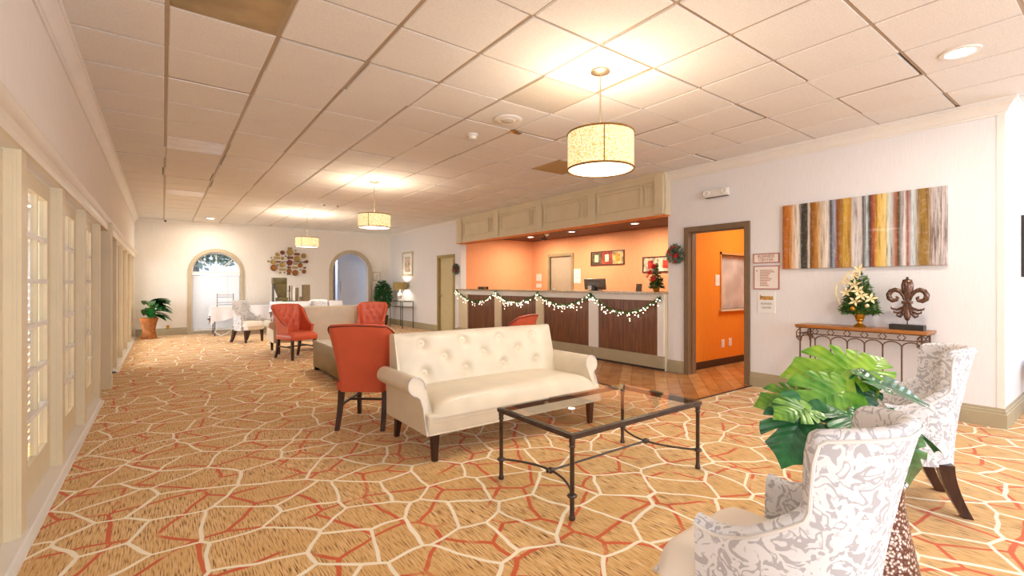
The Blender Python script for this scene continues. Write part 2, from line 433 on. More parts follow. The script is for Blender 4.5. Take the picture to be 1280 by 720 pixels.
# ceiling: slab, tees, lay-in tiles
ceil = struct(MB().box(-3, 10.2, -4.2, 15.2, CE+.05, CE+.12).build('ceiling', M_CEILBACK, None, 0))
tile_me = MB().prism([(-.294, CE+.012), (-.286, CE), (.286, CE), (.294, CE+.012), (.294, CE+.024), (-.294, CE+.024)], 'y', -.292, .292).mesh('ceiling_tile', M_TILE, 0)
def tile_variant(m):
    me = tile_me.copy(); me.materials.clear(); me.materials.append(m); return me
tile_aged, tile_grey = tile_variant(M_TILE2), tile_variant(M_TILE3)
M_LENS = plain('fluorescent_lens', '#a08c6a', .35, 0, .3, 3)
M_LENS2 = plain('pale_lens', '#dcd2d0', .3, 0, .12, 6)
special = {(0, -1): tile_variant(M_LENS), (0, 5): tile_variant(M_LENS2), (0, 11): tile_variant(M_LENS2), (7, 2): tile_aged, (4, -1): tile_grey}
def vis(X, Y): return .5949*X+.8038*Y > 2.3 and Y > .09*X-.3
hid = MB()
for i in range(-1, 16):
    for j in range(-16, 20):
        X0, Y0 = GX+i*T, GY+j*T
        cx, cy = X0+T/2, Y0+T/2
        x1 = min(X0+T, XR+.02) if (cy > YC and i < 10) else X0+T
        if cy > YC+.2 and X0 > XR-.05: continue
        if Y0 > YF: continue
        sc = 1.0
        if i == -1: sc = (GX-(XL+.02))/T; cx = (GX+XL+.02)/2
        if cy > YC and X0+T > XR: sc = (XR-X0)/T; cx = (X0+XR)/2
        if sc < .06: continue
        scy = 1.0
        if Y0+T > YF: scy = (YF-Y0)/T; cy = (Y0+YF)/2
        if vis(cx, cy):
            o = link('ceiling_tile', special.get((i, j), tile_me), ceil)
            o.location = (cx, cy, random.uniform(0, .0015)); o.scale = (sc, scy, 1)
            if random.random() < .22: o.rotation_euler = (random.uniform(-.008, .008), random.uniform(-.006, .006), 0); o.location.z = .002
        else:
            hid.box(cx-T*sc/2+.012, cx+T*sc/2-.012, cy-T*scy/2+.012, cy+T*scy/2-.012, CE, CE+.02)
tag(hid.build('hidden_tiles', M_TILE, ceil, 0), kind='stuff')
for i in range(0, 16):
    X0 = GX+i*T
    y1 = YF if X0 < XR else YC
    MB().box(X0-.014, X0+.014, -4.1, y1, CE+.010, CE+.05).build('main_tee', M_GRID, ceil, 0)
for j in range(-16, 20):
    Y0 = GY+j*T
    if Y0 < YF: MB().box(XL, XR if Y0 > YC else 10, Y0-.013, Y0+.013, CE+.0105, CE+.049).build('cross_tee', M_GRID, ceil, 0)

# walls
yo = 3.14                                           # business-centre doorway 3.14 .. 3.94
wr = wall_mb((XR, YC), (0, 1), YF-YC+.15, 0, CE+.05, .16, [
    dict(a=3.13-YC, b=3.95-YC, z1=2.06), dict(a=4.30-YC, b=10.44-YC, z1=2.34), dict(a=10.80-YC, b=11.62-YC, z1=2.03)])
struct(wr.build('wall_right', M_WALL, None, 0))
struct(MB().box(XR+.16, 10, YC, YC+.16, 0, CE+.05).build('wall_entrance', M_WALL, None, 0))
WX0, WX1, WSP = .60, 1.74, 1.62                      # arched window in the far wall
AX0, AX1, ASP = 4.22, 5.36, 1.72                     # arched doorway
wfar = wall_mb((XR, YF), (-1, 0), XR+3.0, 0, CE+.05, .25, [
    dict(a=XR-AX1, b=XR-AX0, arch=True, spring=ASP), dict(a=XR-WX1, b=XR-WX0, z0=.08, arch=True, spring=WSP)])
struct(wfar.build('wall_far', M_WALL_WARMLIT, None, 0))
HD = 1.97
struct(MB().box(XL-.16, XL, -4.1, YF, HD, CE+.05).box(XL-.16, XL, 14.74, YF, 0, HD).build('wall_left', M_WALL_WARMLIT, None, 0))
struct(MB().box(-3, 10, -4.2, -4.0, 0, .35).box(-3, 10, -4.2, -4.0, 2.75, CE+.05).box(-3, -.4, -4.2, -4.0, .35, 2.75).box(6.5, 10, -4.2, -4.0, .35, 2.75).build('wall_back', M_WALL, None, 0))
struct(MB().box(10, 10.2, -4.2, -3.5, 0, CE+.05).box(10, 10.2, .3, YC+.16, 0, CE+.05).box(10, 10.2, -3.5, .3, 2.65, CE+.05).box(10, 10.2, -3.5, .3, 0, .2).build('wall_side', M_WALL, None, 0))
struct(MB().box(-3.1, -2.95, -4.1, YF, 0, .7).box(-3.1, -2.95, -4.1, YF, 2.5, 3).build('wall_sunroom', M_WALL, None, 0))
struct(MB().box(-3.0, XL-.16, -4.1, YF, 2.6, 2.7).build('ceiling_sunroom', M_WHITEP, None, 0))
# glazing behind the camera and in the entrance
w3 = struct(MB().box(-.45, 6.55, -4.06, -3.95, .30, .35).box(-.45, 6.55, -4.06, -3.95, 2.75, 2.80).build('window_3', M_WHITEP, None, 0))
for k in range(8): MB().box(-.42+k*.985, -.36+k*.985, -4.05, -3.97, .35, 2.75).build('mullion', M_WHITEP, w3, 0)
w4 = struct(MB().box(9.96, 10.06, -3.5, .3, 2.60, 2.65).box(9.96, 10.06, -3.5, .3, .20, .25).build('window_4', M_WHITEP, None, 0))
for k in range(5): MB().box(9.97, 10.05, -3.5+k*.935, -3.44+k*.935, .25, 2.60).build('mullion', M_WHITEP, w4, 0)
# crown and baseboards
CR = [(d*.85, z) for d, z in [(0, CE-.135), (.014, CE-.135), (.018, CE-.118), (.03, CE-.112), (.045, CE-.085), (.075, CE-.05), (.088, CE-.042), (.09, CE-.03), (.105, CE-.026), (.108, CE), (0, CE)]]
M_CROWN = M_WHITEP
struct(moulding(CR, [(XR, 4.28), (XR, YC), (10, YC)], -1).build('trim_2', M_CROWN, None, 25))
struct(moulding(CR, [(XL, -4), (XL, YF)], -1).build('trim_3', M_CROWN, None, 25))
CRS = [(d*.6, CE-(CE-z)*.6) for d, z in CR]
struct(moulding(CRS, [(XL, YF), (XR, YF), (XR, 10.48)], -1).build('trim_4', M_CROWN, None, 25))
BS = [(0, 0), (.022, 0), (.022, .125), (.016, .132), (.016, .150), (.010, .158), (.008, .178), (0, .18)]
for k, path in enumerate(([(XR, 3.065), (XR, YC), (10, YC)], [(XR, 4.30), (XR, 4.02)], [(XR, YF), (XR, 11.69)], [(XR, 10.735), (XR, 10.44)],
                          [(AX0-.10, YF), (WX1+.08, YF)][::-1], [(XL+.02, YF), (WX0-.08, YF)], [(AX1+.09, YF), (XR, YF)])):
    struct(moulding(BS, path, -1).build('baseboard_%d' % (k+1), M_BASE, None, 25))
# trim around the corner bead
struct(MB().box(XR-.006, XR+.0, YC, YC+.045, .18, CE-.13).box(XR-.006, XR+.04, YC-.006, YC, .18, CE-.13).build('trim_5', M_WHITEP, None, 0))

# ------------------------------------------------------------------ left wall: header moulding, posts, French doors
HM = [(0, HD), (.02, HD), (.026, HD+.03), (.02, HD+.034), (.02, HD+.085), (.034, HD+.095), (.05, HD+.115), (.055, HD+.13), (.05, HD+.145), (.0, HD+.15)]
struct(moulding(HM, [(XL, -4), (XL, YF)], -1).build('trim_6', plain('header_paint', '#e2d6c2', .4, 0, .03, 3), None, 25))
posts = [-.19, 1.0, 2.19, 3.385, 4.57, 5.75, 6.98, 9.36, 10.62, 11.97, 13.36, 14.68]
tn = 7
for py in posts:
    w = .055
    mb = MB().box(XL-.12, XL+.006, py-w, py+w, .03, HD)
    mb.box(XL-.11, XL-.010, py-w-.010, py+w+.010, .03, HD-.012).box(XL-.10, XL-.022, py-w-.018, py+w+.018, .03, HD-.02)
    struct(mb.build('trim_%d' % tn, M_CREAM, None, 0)); tn += 1
pil = MB().box(XL-.16, XL+.045, 7.72, 7.90, 0, 2.12).box(XL-.16, XL+.055, 7.71, 7.91, 0, .16)
for k in range(4): pil.box(XL+.045, XL+.052, 7.735+k*.042, 7.755+k*.042, .2, 2.08)
struct(pil.build('trim_%d' % tn, M_CREAM, None, 0)); tn += 1
for a, b in ((-4, 6.92), (9.05, YF)):
    struct(MB().box(XL-.16, XL+.02, a, b, 0, .045).box(XL-.16, XL+.045, a, b, 0, .018).build('trim_%d' % tn, M_WHITEP, None, 0)); tn += 1
door_cache = {}
def french_door(n, y0, y1):
    w = round(y1-y0, 2); x0, x1 = XL-.095, XL-.055
    if w not in door_cache:
        st = .105; tp, bt = 1.86, .24; nc, nr = 3, 6
        fr = MB().box(x0, x1, 0, st, .045, HD-.01).box(x0, x1, w-st, w, .045, HD-.01).box(x0, x1, st, w-st, tp, HD-.01).box(x0, x1, st, w-st, .045, bt)
        gw = (w-2*st)/nc; gh = (tp-bt)/nr
        mu = []
        for c in range(1, nc): mu.append(MB().box(x0+.005, x1-.002, st+c*gw-.013, st+c*gw+.013, bt, tp).mesh('muntin', M_CREAM, 0))
        for r in range(1, nr): mu.append(MB().box(x0+.005, x1+.004, st, w-st, bt+r*gh-.013, bt+r*gh+.013).mesh('muntin', M_WHITEP, 0))
        pane = MB().box(x0+.018, x0+.022, 0, gw, 0, gh).mesh('pane', M_GLASS, 0)
        sl = [(x0-.03, x0-.018)]
        slats = MB()
        for k in range(36):
            z = bt+.02+k*.045
            slats.prism([(x0-.044, z), (x0-.041, z), (x0-.025, z+.047), (x0-.028, z+.047)], 'y', st-.02, w-st+.02)
        door_cache[w] = (fr.mesh('door_frame', M_CREAM, 0), mu, pane, slats.mesh('blind', M_BLIND, 0), st, bt, gw, gh, nc, nr)
    frm, mu, pane, sl, st, bt, gw, gh, nc, nr = door_cache[w]
    d = struct(link('door_%d' % n, frm)); d.location = (0, y0, 0)
    for m in mu: link('muntin', m, d)
    for c in range(nc):
        for r in range(nr):
            o = link('pane', pane, d); o.location = (0, st+c*gw, bt+r*gh)
    if n <= 6: tag(link('blind', sl, d), kind='stuff')
dn = 1
for a, b in zip(posts[:6], posts[1:7]):
    french_door(dn, a+.06, b-.06); dn += 1
for a, b in zip(posts[7:11], posts[8:12]):
    french_door(dn, a+.06, b-.06); dn += 1
# plain khaki closet leaves either side of the pilaster
for a, b in ((7.05, 7.72), (7.90, 9.30)):
    d = struct(MB().box(XL-.14, XL-.10, a, b, .01, HD).build('door_%d' % dn, M_OLIVEP, None, 0)); dn += 1
    for k in range(3):
        c0 = a+.06+k*(b-a-.06)/3
        MB().box(XL-.10, XL-.088, c0, c0+(b-a-.06)/3-.06, .1, HD-.1).build('panel', M_OLIVEP, d, 0)
    MB().box(XL-.10, XL-.075, b-.03, b, .01, HD).build('door_stop', M_OLIVEP, d, 0)

# ------------------------------------------------------------------ far wall: arched window, arched doorway, hall
def arch_trim(x0, x1, zb, sp, w, d):
    mb = MB(); r = (x1-x0)/2; cx = (x0+x1)/2
    for (wa, dd, e) in ((w, d, .003), (w*.55, d*1.5, .006)):
        for a, b in ((x0-wa, x0+e), (x1-e, x1+wa)): mb.box(a, b, YF-dd, YF+.02, zb, sp)
        N = 28
        for k in range(N):
            t0, t1 = PI*k/N, PI*(k+1)/N
            P = lambda rr, t: (cx+rr*math.cos(t), sp+rr*math.sin(t))
            mb.prism([P(r-e, t0), P(r+wa, t0), P(r+wa, t1), P(r-e, t1)], 'y', YF-dd, YF+.02)
    return mb
M_TRIMT = plain('taupe_trim', '#c3b193', .5, 0, .05)
win = struct(arch_trim(WX0, WX1, .06, WSP, .085, .03).build('window_1', M_TRIMT, None, 30))
MB().box(WX0-.1, WX1+.1, YF-.06, YF, .04, .08).build('window_sill', M_TRIMT, win, 0)
wc = (WX0+WX1)/2; wr_ = (WX1-WX0)/2
fb = MB().box(WX0, WX1, YF+.08, YF+.12, WSP-.03, WSP+.03).box(WX0, WX0+.05, YF+.08, YF+.12, .08, WSP).box(WX1-.05, WX1, YF+.08, YF+.12, .08, WSP)
for an in (45, 90, 135):
    t = math.radians(an)
    fb.tube([(wc, YF+.10, WSP), (wc+wr_*math.cos(t), YF+.10, WSP+wr_*math.sin(t))], .014, 6)
fb.tube([(wc+(wr_-.015)*math.cos(PI*k/24), YF+.10, WSP+(wr_-.015)*math.sin(PI*k/24)) for k in range(25)], .025, 6)
fb.build('window_frame', M_WHITEP, win, 30)
for k in range(4):
    N = 6; t0 = PI*k/4; poly = [(wc, WSP)]+[(wc+wr_*math.cos(t0+PI/4*q/N), WSP+wr_*math.sin(t0+PI/4*q/N)) for q in range(N+1)]
    MB().prism(poly, 'y', YF+.11, YF+.115).build('pane', M_GLASS, win, 0)
MB().box(WX0, WX1, YF+.11, YF+.115, .08, WSP).build('pane', M_GLASS, win, 0)
bl = thing('venetian_blind', 'closed white venetian blind in the lower part of the arched window', 'blind', (wc, YF+.04, .09))
MB().box(-wr_+.02, wr_-.02, -.02, .02, WSP-.16, WSP-.09).build('head_rail', M_BLIND, bl, 0)
sl = MB()
for k in range(46):
    z = .03+k*(WSP-.2)/46
    sl.prism([(-.008, z), (-.005, z), (.012, z+.029), (.009, z+.029)], 'x', -wr_+.03, wr_-.03)
tag(sl.build('slats', M_BLIND, bl, 0), kind='stuff')
MB().tube([(wr_*.45, -.025, .3), (wr_*.45, -.025, WSP-.12)], .004, 5).build('cord', M_WHITEP, bl)
struct(arch_trim(AX0, AX1, 0, ASP, .10, .035).build('trim_30', M_TRIMT, None, 30))
# hall beyond the arch
M_HALL = m_wall('hall_wall', '#d5d9e6', '#cbd0de')
struct(MB().box(3.2, 6.8, 17.6, 17.7, 0, 3.0).box(3.1, 3.2, YF+.25, 17.7, 0, 3).box(6.8, 6.9, YF+.25, 17.7, 0, 3).build('wall_hall', M_HALL, None, 0))
struct(MB().box(3.1, 6.9, YF+.25, 17.7, 2.95, 3.05).build('ceiling_hall', M_HALL, None, 0))
hd = struct(MB().rbox(4.55, 5.52, 15.62, 15.67, .01, 2.5, .004, 1).build('door_%d' % dn, plain('pale_blue_door', '#d2dcf0', .4, 0, .02), None, 0)); dn += 1
MB().tube([(4.62, 15.60, 1.05), (4.62, 15.57, 1.07), (4.62, 15.57, 1.38), (4.62, 15.60, 1.40)], .011, 6).build('door_handle', M_STEEL, hd)
MB().box(4.05, 4.50, 15.72, 15.75, 0, 2.3).build('side_leaf', plain('dim_grey_leaf', '#8d8788', .6), hd, 0)
MB().sphere((4.32, 15.70, 1.12), .03).build('door_knob', M_IRON, hd)
# outside the arched window
struct(MB().box(-6, 6, 18, 40, -.4, -.3).build('ground', plain('lawn', '#5c7a45', .9), None, 0))

# ------------------------------------------------------------------ right wall: doors, business centre, reception alcove
def door_casing(y0, y1, top, mat, w=.065, d=.03, x=XR):
    mb = MB().box(x-d, x+.17, y0-w, y0+.005, 0, top-.005).box(x-d, x+.17, y1-.005, y1+w, 0, top-.005).box(x-d, x+.17, y0-w, y1+w, top-.005, top+w)
    return mb
o = struct(door_casing(3.13, 3.95, 2.06, M_BRONZE).build('door_%d' % dn, M_BRONZE, None, 0)); dn += 1
MB().box(XR+.05, XR+.075, 3.13, 3.15, 0, 2.05).box(XR+.05, XR+.075, 3.93, 3.95, 0, 2.05).box(XR+.05, XR+.075, 3.15, 3.93, 2.035, 2.06).build('door_stop', M_BRONZE, o, 0)
o = struct(door_casing(10.80, 11.62, 2.03, M_OLIVEP).build('door_%d' % dn, plain('khaki_casing', '#a8935c', .45, 0, .04), None, 0)); dn += 1
MB().box(XR+.05, XR+.09, 10.80, 11.62, .01, 2.03).build('door_leaf', plain('khaki_leaf', '#cdbf94', .45, 0, .03), o, 0)
MB().sphere((XR+.02, 11.54, 1.0), .03).build('door_knob', M_STEEL, o)
# business centre room behind the doorway
BY = 4.12
bw = wall_mb((9.2, BY), (-1, 0), 9.2-XR-.16, 0, 2.6, .1, [dict(a=9.2-8.35, b=9.2-7.26, z0=.90, z1=1.79)])
struct(bw.build('wall_office', M_ORANGE2, None, 0))
struct(MB().box(9.2, 9.3, 1.5, BY+.1, 0, 2.6).box(XR+.16, 9.3, 1.5, 1.6, 0, 2.6).build('wall_office_back', M_ORANGE2, None, 0))
struct(MB().box(XR+.16, 9.3, 1.5, BY+.1, 2.6, 2.7).build('ceiling_office', M_WHITEP, None, 0))
struct(MB().box(XR+.16, 9.2, BY-.015, BY, 0, .11).build('baseboard_office', M_BASEDARK, None, 0))
ow = struct(MB().box(7.22, 8.39, BY-.02, BY+.1, .86, .90).box(7.22, 7.26, BY-.012, BY+.1, .90, 1.83).box(8.35, 8.39, BY-.012, BY+.1, .90, 1.83).box(7.22, 8.39, BY-.012, BY+.1, 1.79, 1.83).build('window_2', plain('office_window_frame', '#c98a4a', .5), None, 0))
MB().box(7.26, 8.35, BY+.06, BY+.065, .90, 1.79).build('pane', m_glass('office_pane', (.95, .95, .95, 1), 1.5), ow, 0)
MB().box(7.19, 8.42, BY-.05, BY-.012, .87, .90).build('window_sill', M_CREAM, ow, 0)
fz = plain('frosted_panel', '#e8dfd6', .5, 0, .25, 3)
MB().box(7.26, 8.35, BY+.075, BY+.09, .90, 1.79).build('frosted_film', fz, ow, 0)
l = bpy.data.lights.new('office_lamp', 'AREA'); l.energy = 34; l.size = 1.2; l.color = (1, .93, .82)
lo = bpy.data.objects.new('office_lamp', l); COL.objects.link(lo); lo.location = (7.6, 3.0, 2.58)
def plate(name, label, cat, x0, x1, y, z0, z1, mat=M_WHITEPL, toggles=1):
    o = thing(name, label, cat, ((x0+x1)/2, y, z0)); w = (x1-x0)/2; h = z1-z0
    MB().rbox(-w, w, -.008, 0, 0, h, .003, 1).build('cover_plate', mat, o)
    for k in range(toggles):
        c = h*(k+.5)/toggles
        MB().box(-.008, .008, -.013, -.008, c-.016, c+.016).build('insert', M_SIGN, o, 0)
    return o
plate('light_switch', 'white light switch plate on the orange office wall', 'switch', 7.08, 7.20, BY, 1.28, 1.46)
plate('outlet', 'white outlet plate low on orange wall, beside the doorway jamb', 'outlet', 7.26, 7.35, BY, .28, .41, toggles=2)
plate('outlet', 'white outlet plate low on orange wall, under the frosted window', 'outlet', 7.48, 7.57, BY, .29, .42, toggles=2)

# reception alcove
AB, AYL, AZ = 8.45, 10.44, 2.52
abk = wall_mb((AB, 4.2), (0, 1), 6.4, 0, 2.6, .12, [dict(a=8.84-4.2, b=9.68-4.2, z1=2.05)])
struct(abk.build('wall_reception', M_ORANGE, None, 0))
struct(MB().box(XR+.16, AB+.1, AYL, AYL+.12, 0, 2.6).build('wall_reception_left', M_ORANGE, None, 0))
struct(MB().box(XR+.16, AB+.1, 4.24, 4.30, 0, 2.6).build('wall_reception_right', M_ORANGE, None, 0))
struct(MB().box(XR+.16, AB+.1, 4.2, AYL+.1, AZ, AZ+.08).box(XR+.02, XR+.16, 4.30, AYL, 2.335, 2.34).build('ceiling_reception', M_BROWNCEIL, None, 0))
M_DOORT = plain('taupe_door', '#b3a18a', .45, 0, .04)
o = struct(MB().box(AB-.03, AB+.1, 8.77, 8.84, 0, 2.05).box(AB-.03, AB+.1, 9.68, 9.75, 0, 2.05).box(AB-.03, AB+.1, 8.77, 9.75, 2.05, 2.12).build('door_%d' % dn, plain('door_casing_tan', '#a08a66', .45), None, 0)); dn += 1
MB().box(AB+.03, AB+.07, 8.84, 9.68, .01, 2.05).build('door_leaf', M_DOORT, o, 0)
MB().tube([(AB-.01, 9.58, 1.0), (AB-.04, 9.58, 1.0), (AB-.04, 9.46, 1.0)], .012, 6).build('door_handle', M_STEEL, o)
# soffit fascia with panels
XS = 5.985
sof = struct(MB().box(XS, XR+.0, 4.26, 10.46, 2.345, CE).build('trim_31', M_CREAM, None, 0))
M_FASC = M_CREAM
MB().box(XS-.02, XS, 4.26, 10.46, 2.345, 2.40).box(XS-.012, XS, 4.26, 10.46, 2.40, 2.43).build('fascia_rail', M_FASC, sof, 0)
MB().box(XS-.03, XS, 4.26, 10.46, CE-.05, CE).box(XS-.018, XS, 4.26, 10.46, CE-.12, CE-.05).build('fascia_cornice', M_FASC, sof, 0)
MB().box(XS, XR+.05, 4.27, 10.46, 2.328, 2.345).build('fascia_underside', plain('orange_edge', '#e0863e', .6), sof, 0)
fps = [4.36, 5.74, 7.15, 8.64, 10.22]
for py in fps:
    MB().box(XS-.045, XS, py-.075, py+.075, 2.36, CE-.02).build('fascia_pilaster', M_FASC, sof, 0)
    for s in (0,):
        f = MB()
        for a, b, c, d in ((-.19, -.03, 2.495, 2.52), (-.19, -.03, 2.80, 2.825), (-.19, -.168, 2.52, 2.80), (-.052, -.03, 2.52, 2.80)):
            f.box(XS-.024, XS, py-.0-a-.29 if False else py+.10+(a+.19), py+.10+(b+.19), c, d)
        if py < 10: f.build('small_panel', M_FASC, sof, 0)
for a, b in zip(fps[:-1], fps[1:]):
    f = MB(); y0, y1 = a+.32, b-.13
    for (p, q, c, d) in ((y0, y1, 2.50, 2.52), (y0, y1, 2.80, 2.82), (y0, y0+.03, 2.533, 2.787), (y1-.03, y1, 2.533, 2.787)):
        f.box(XS-.028, XS, p, q, c-.006, d+.006)
    f.build('panel_moulding', M_FASC, sof, 0)
# reception counter
XC = 6.03
ctr = thing('reception_counter', 'long reception counter with walnut panels, cream pilasters and granite top', 'counter', (0, 0, 0))
MB().box(XC, XC+.09, 4.31, 10.42, 0, 1.155).build('body', M_CREAM, ctr, 0)
MB().box(XC-.02, XC, 4.31, 10.42, 1.06, 1.155).build('apron', M_WHITEP, ctr, 0)
MB().box(XC-.06, XC+.52, 4.31, 10.42, 1.157, 1.19).build('worktop', m_granite(), ctr, 0)
secs = [(4.42, 5.64), (5.85, 7.08), (7.31, 8.52), (8.77, 9.95)]
for a, b in secs: MB().box(XC-.004, XC, a+.002, b-.002, .22, 1.058).build('panel', M_PANEL, ctr, 0)
for a, b in ((4.31, 4.42), (5.64, 5.85), (7.08, 7.31), (8.52, 8.77), (9.95, 10.30)):
    MB().box(XC-.03, XC, a, b, .2, 1.06).build('pilaster', M_WHITEP if a < 6 else M_CREAM, ctr, 0)
for a, b in ((4.31, 5.74), (5.75, 10.42)):
    MB().box(XC-.05, XC, a, b, .045, .20).box(XC-.035, XC, a, b, .20, .225).build('plinth', M_BASE, ctr, 0)
MB().box(XC-.02, XC, 4.31, 10.42, 0, .045).build('toe_kick', M_BASEDARK, ctr, 0)

# ------------------------------------------------------------------ pendant lamps
def m_shade():
    t = NT('woven_shade'); co = t.coord(); v = t.n('ShaderNodeTexVoronoi', feature='DISTANCE_TO_EDGE'); t.l(co, v.inputs[0]); v.inputs['Scale'].default_value = 55
    c = t.ramp(v.outputs[0], [(.04, lin('#b98f3c')), (.20, lin('#fff0c8'))])
    t.l(c, t.b.inputs['Emission Color']); t.b.inputs['Emission Strength'].default_value = .85; t.col(lin('#c8b078')); return t.set(.8)
M_SHADE = m_shade()
M_BRASS = plain('antique_brass', '#8e6a30', .35, .6)
def pendant(loc, label, zt=2.45, zb=2.20, pw=18):
    o = thing('pendant_lamp', label, 'pendant lamp', (loc[0], loc[1], zb), 0, 'drum pendant lamps')
    R = .255; h = zt-zb; top = CE-zb
    MB().lathe([(.001, top), (.075, top), (.075, top-.012), (.055, top-.022), (.02, top-.032), (.001, top-.034)], 24).build('canopy', M_STEEL, o)
    MB().tube([(0, 0, h-.02), (0, 0, top-.03)], .0065, 8).build('rod', M_STEEL, o)
    sh = MB()
    sh.lathe([(R-.004, 0.012), (R, 0.012), (R, h-.012), (R-.004, h-.012), (R-.004, .012)], 48, cap=False)
    s = sh.build('shade', M_SHADE, o, 50)
    for z in (.006, h-.006): MB().tube([(R*math.cos(2*PI*k/48), R*math.sin(2*PI*k/48), z) for k in range(48)], .008, 6, True).build('rim', M_BRASS, o)
    MB().lathe([(.001, .004), (R-.016, .004), (R-.016, .010), (.001, .010)], 40).build('diffuser', M_DIFF, o)
    for k in range(3):
        q = 2*PI*k/3+4.0
        MB().tube([(R*1.012*math.cos(q), R*1.012*math.sin(q), 0), (R*1.012*math.cos(q), R*1.012*math.sin(q), h)], .004, 6).build('strut', M_BRASS, o)
        MB().tube([(0, 0, h-.02), (R*math.cos(q), R*math.sin(q), h-.006)], .004, 6).build('spider_arm', M_BRASS, o)
    l = bpy.data.lights.new('pendant_bulb', 'POINT'); l.energy = pw; l.color = (1, .92, .80); l.shadow_soft_size = .09
    lo = bpy.data.objects.new('pendant_bulb', l); COL.objects.link(lo); lo.parent = o; lo.location = (0, 0, h-.05)
    l = bpy.data.lights.new('pendant_downlight', 'AREA'); l.shape = 'DISK'; l.size = .44; l.energy = pw*.6; l.color = (1, .93, .82)
    lo = bpy.data.objects.new('pendant_downlight', l); COL.objects.link(lo); lo.parent = o; lo.location = (0, 0, -.004)
    return o
pendant((2.757, 2.56), 'drum pendant lamp with woven shade above the glass coffee table', 2.484, 2.196)
pendant((2.76, 7.485), 'drum pendant lamp hanging over the olive ottoman', 2.44, 2.22, 26)
pendant((2.73, 11.80), 'drum pendant lamp hanging in front of the metal disc wall art', 2.41, 2.19, 34)

# ceiling fittings
def can(loc, label, r=.085, power=18, col=(1, .92, .8), z=CE, group='recessed downlights'):
    o = thing('downlight', label, 'downlight', (loc[0], loc[1], z), 0, group)
    MB().lathe([(r+.03, 0), (r+.028, -.008), (r, -.010), (r-.004, -.004), (r-.004, .0)], 28, cap=False).build('trim_ring', M_WHITEPL, o)
    MB().lathe([(.001, -.002), (r-.004, -.002), (r-.004, -.006), (.001, -.006)], 24).build('lens', M_CANLIGHT, o)
    l = bpy.data.lights.new('downlight_beam', 'AREA'); l.shape = 'DISK'; l.size = r*1.6; l.energy = power; l.color = col
    lo = bpy.data.objects.new('downlight_beam', l); COL.objects.link(lo); lo.parent = o; lo.location = (0, 0, -.014)
    return o
can((4.61, .81), 'lit recessed ceiling downlight near the right wall corner', power=22)
can((.96, 14.1), 'lit recessed ceiling downlight before the arched window', power=22)
for y, n in ((9.4, 'nearest the reception back door'), (7.9, 'above the reception monitor'), (6.1, 'above the potted red flowers')):
    can((7.55, y), 'small downlight in the brown reception ceiling '+n, .07, 30, (1, .86, .66), AZ, 'reception downlights')
o = thing('ceiling_speaker', 'round white flush speaker in a ceiling tile', 'speaker', (2.81, 3.87, CE))
MB().lathe([(.145, 0), (.145, -.006), (.135, -.012), (.095, -.014), (.09, -.004), (.085, -.004), (.08, -.016), (.03, -.02), (.001, -.02)], 36).build('bezel', M_WHITEPL, o)
MB().lathe([(.07, -.017), (.06, -.022), (.001, -.024)], 28).build('grille', M_TILE3, o)
def smoke(loc, label, z=CE, r=.06):
    o = thing('smoke_detector', label, 'smoke detector', (loc[0], loc[1], z), 0, 'smoke detectors')
    MB().lathe([(r, 0), (r, -.012), (r*.85, -.022), (r*.8, -.024)], 24).build('base', M_WHITEPL, o)
    MB().lathe([(r*.75, -.024), (r*.7, -.045), (r*.5, -.055), (.001, -.056)], 24).build('cap', M_WHITEPL, o)
smoke((2.77, 4.48), 'domed smoke detector on the ceiling beside round speaker')
smoke((2.87, 11.77), 'small smoke detector on the ceiling beside the farthest pendant lamp')
smoke((7.4, 8.6), 'round smoke detector on the brown reception ceiling', AZ)
for x, y, n in ((2.69, 10.19, 'nearer the French doors'), (2.95, 10.15, 'nearer the reception')):
    o = thing('sprinkler', 'small ceiling sprinkler disc, the one of the pair '+n, 'sprinkler', (x, y, CE), 0, 'sprinkler discs')
    MB().lathe([(.07, 0), (.07, -.006), (.04, -.014)], 20).build('escutcheon', M_WHITEPL, o); MB().lathe([(.02, -.014), (.02, -.04), (.03, -.042), (.001, -.044)], 12).build('head', M_STEEL, o)
o = thing('ceiling_stain_bracket', 'small brown bracket stuck to the ceiling grid near the speaker', 'bracket', (3.09, 4.12, CE))
MB().box(-.06, .03, -.02, .02, -.012, 0).build('plate', M_GOLD, o, 0); MB().box(.0, .07, -.035, .02, -.02, -.012).build('clip', M_BRASS, o, 0)
o = thing('dome_camera', 'tiny black camera where ceiling meets the far wall', 'camera', (.05, YF-.07, CE-.0))
MB().lathe([(.035, 0), (.035, -.02), (.03, -.025)], 16).build('base', M_WHITEPL, o); MB().sphere((0, 0, -.04), .028).build('dome', M_BLACK, o)
o = thing('security_camera', 'black bracket camera under the brown reception ceiling', 'camera', (7.6, 8.9, AZ))
MB().tube([(0, 0, 0), (0, 0, -.06), (-.02, 0, -.08)], .012, 6).build('bracket', M_BLACK, o); MB().rbox(-.12, .04, -.03, .03, -.13, -.07, .01, 2).build('housing', M_BLACK, o)

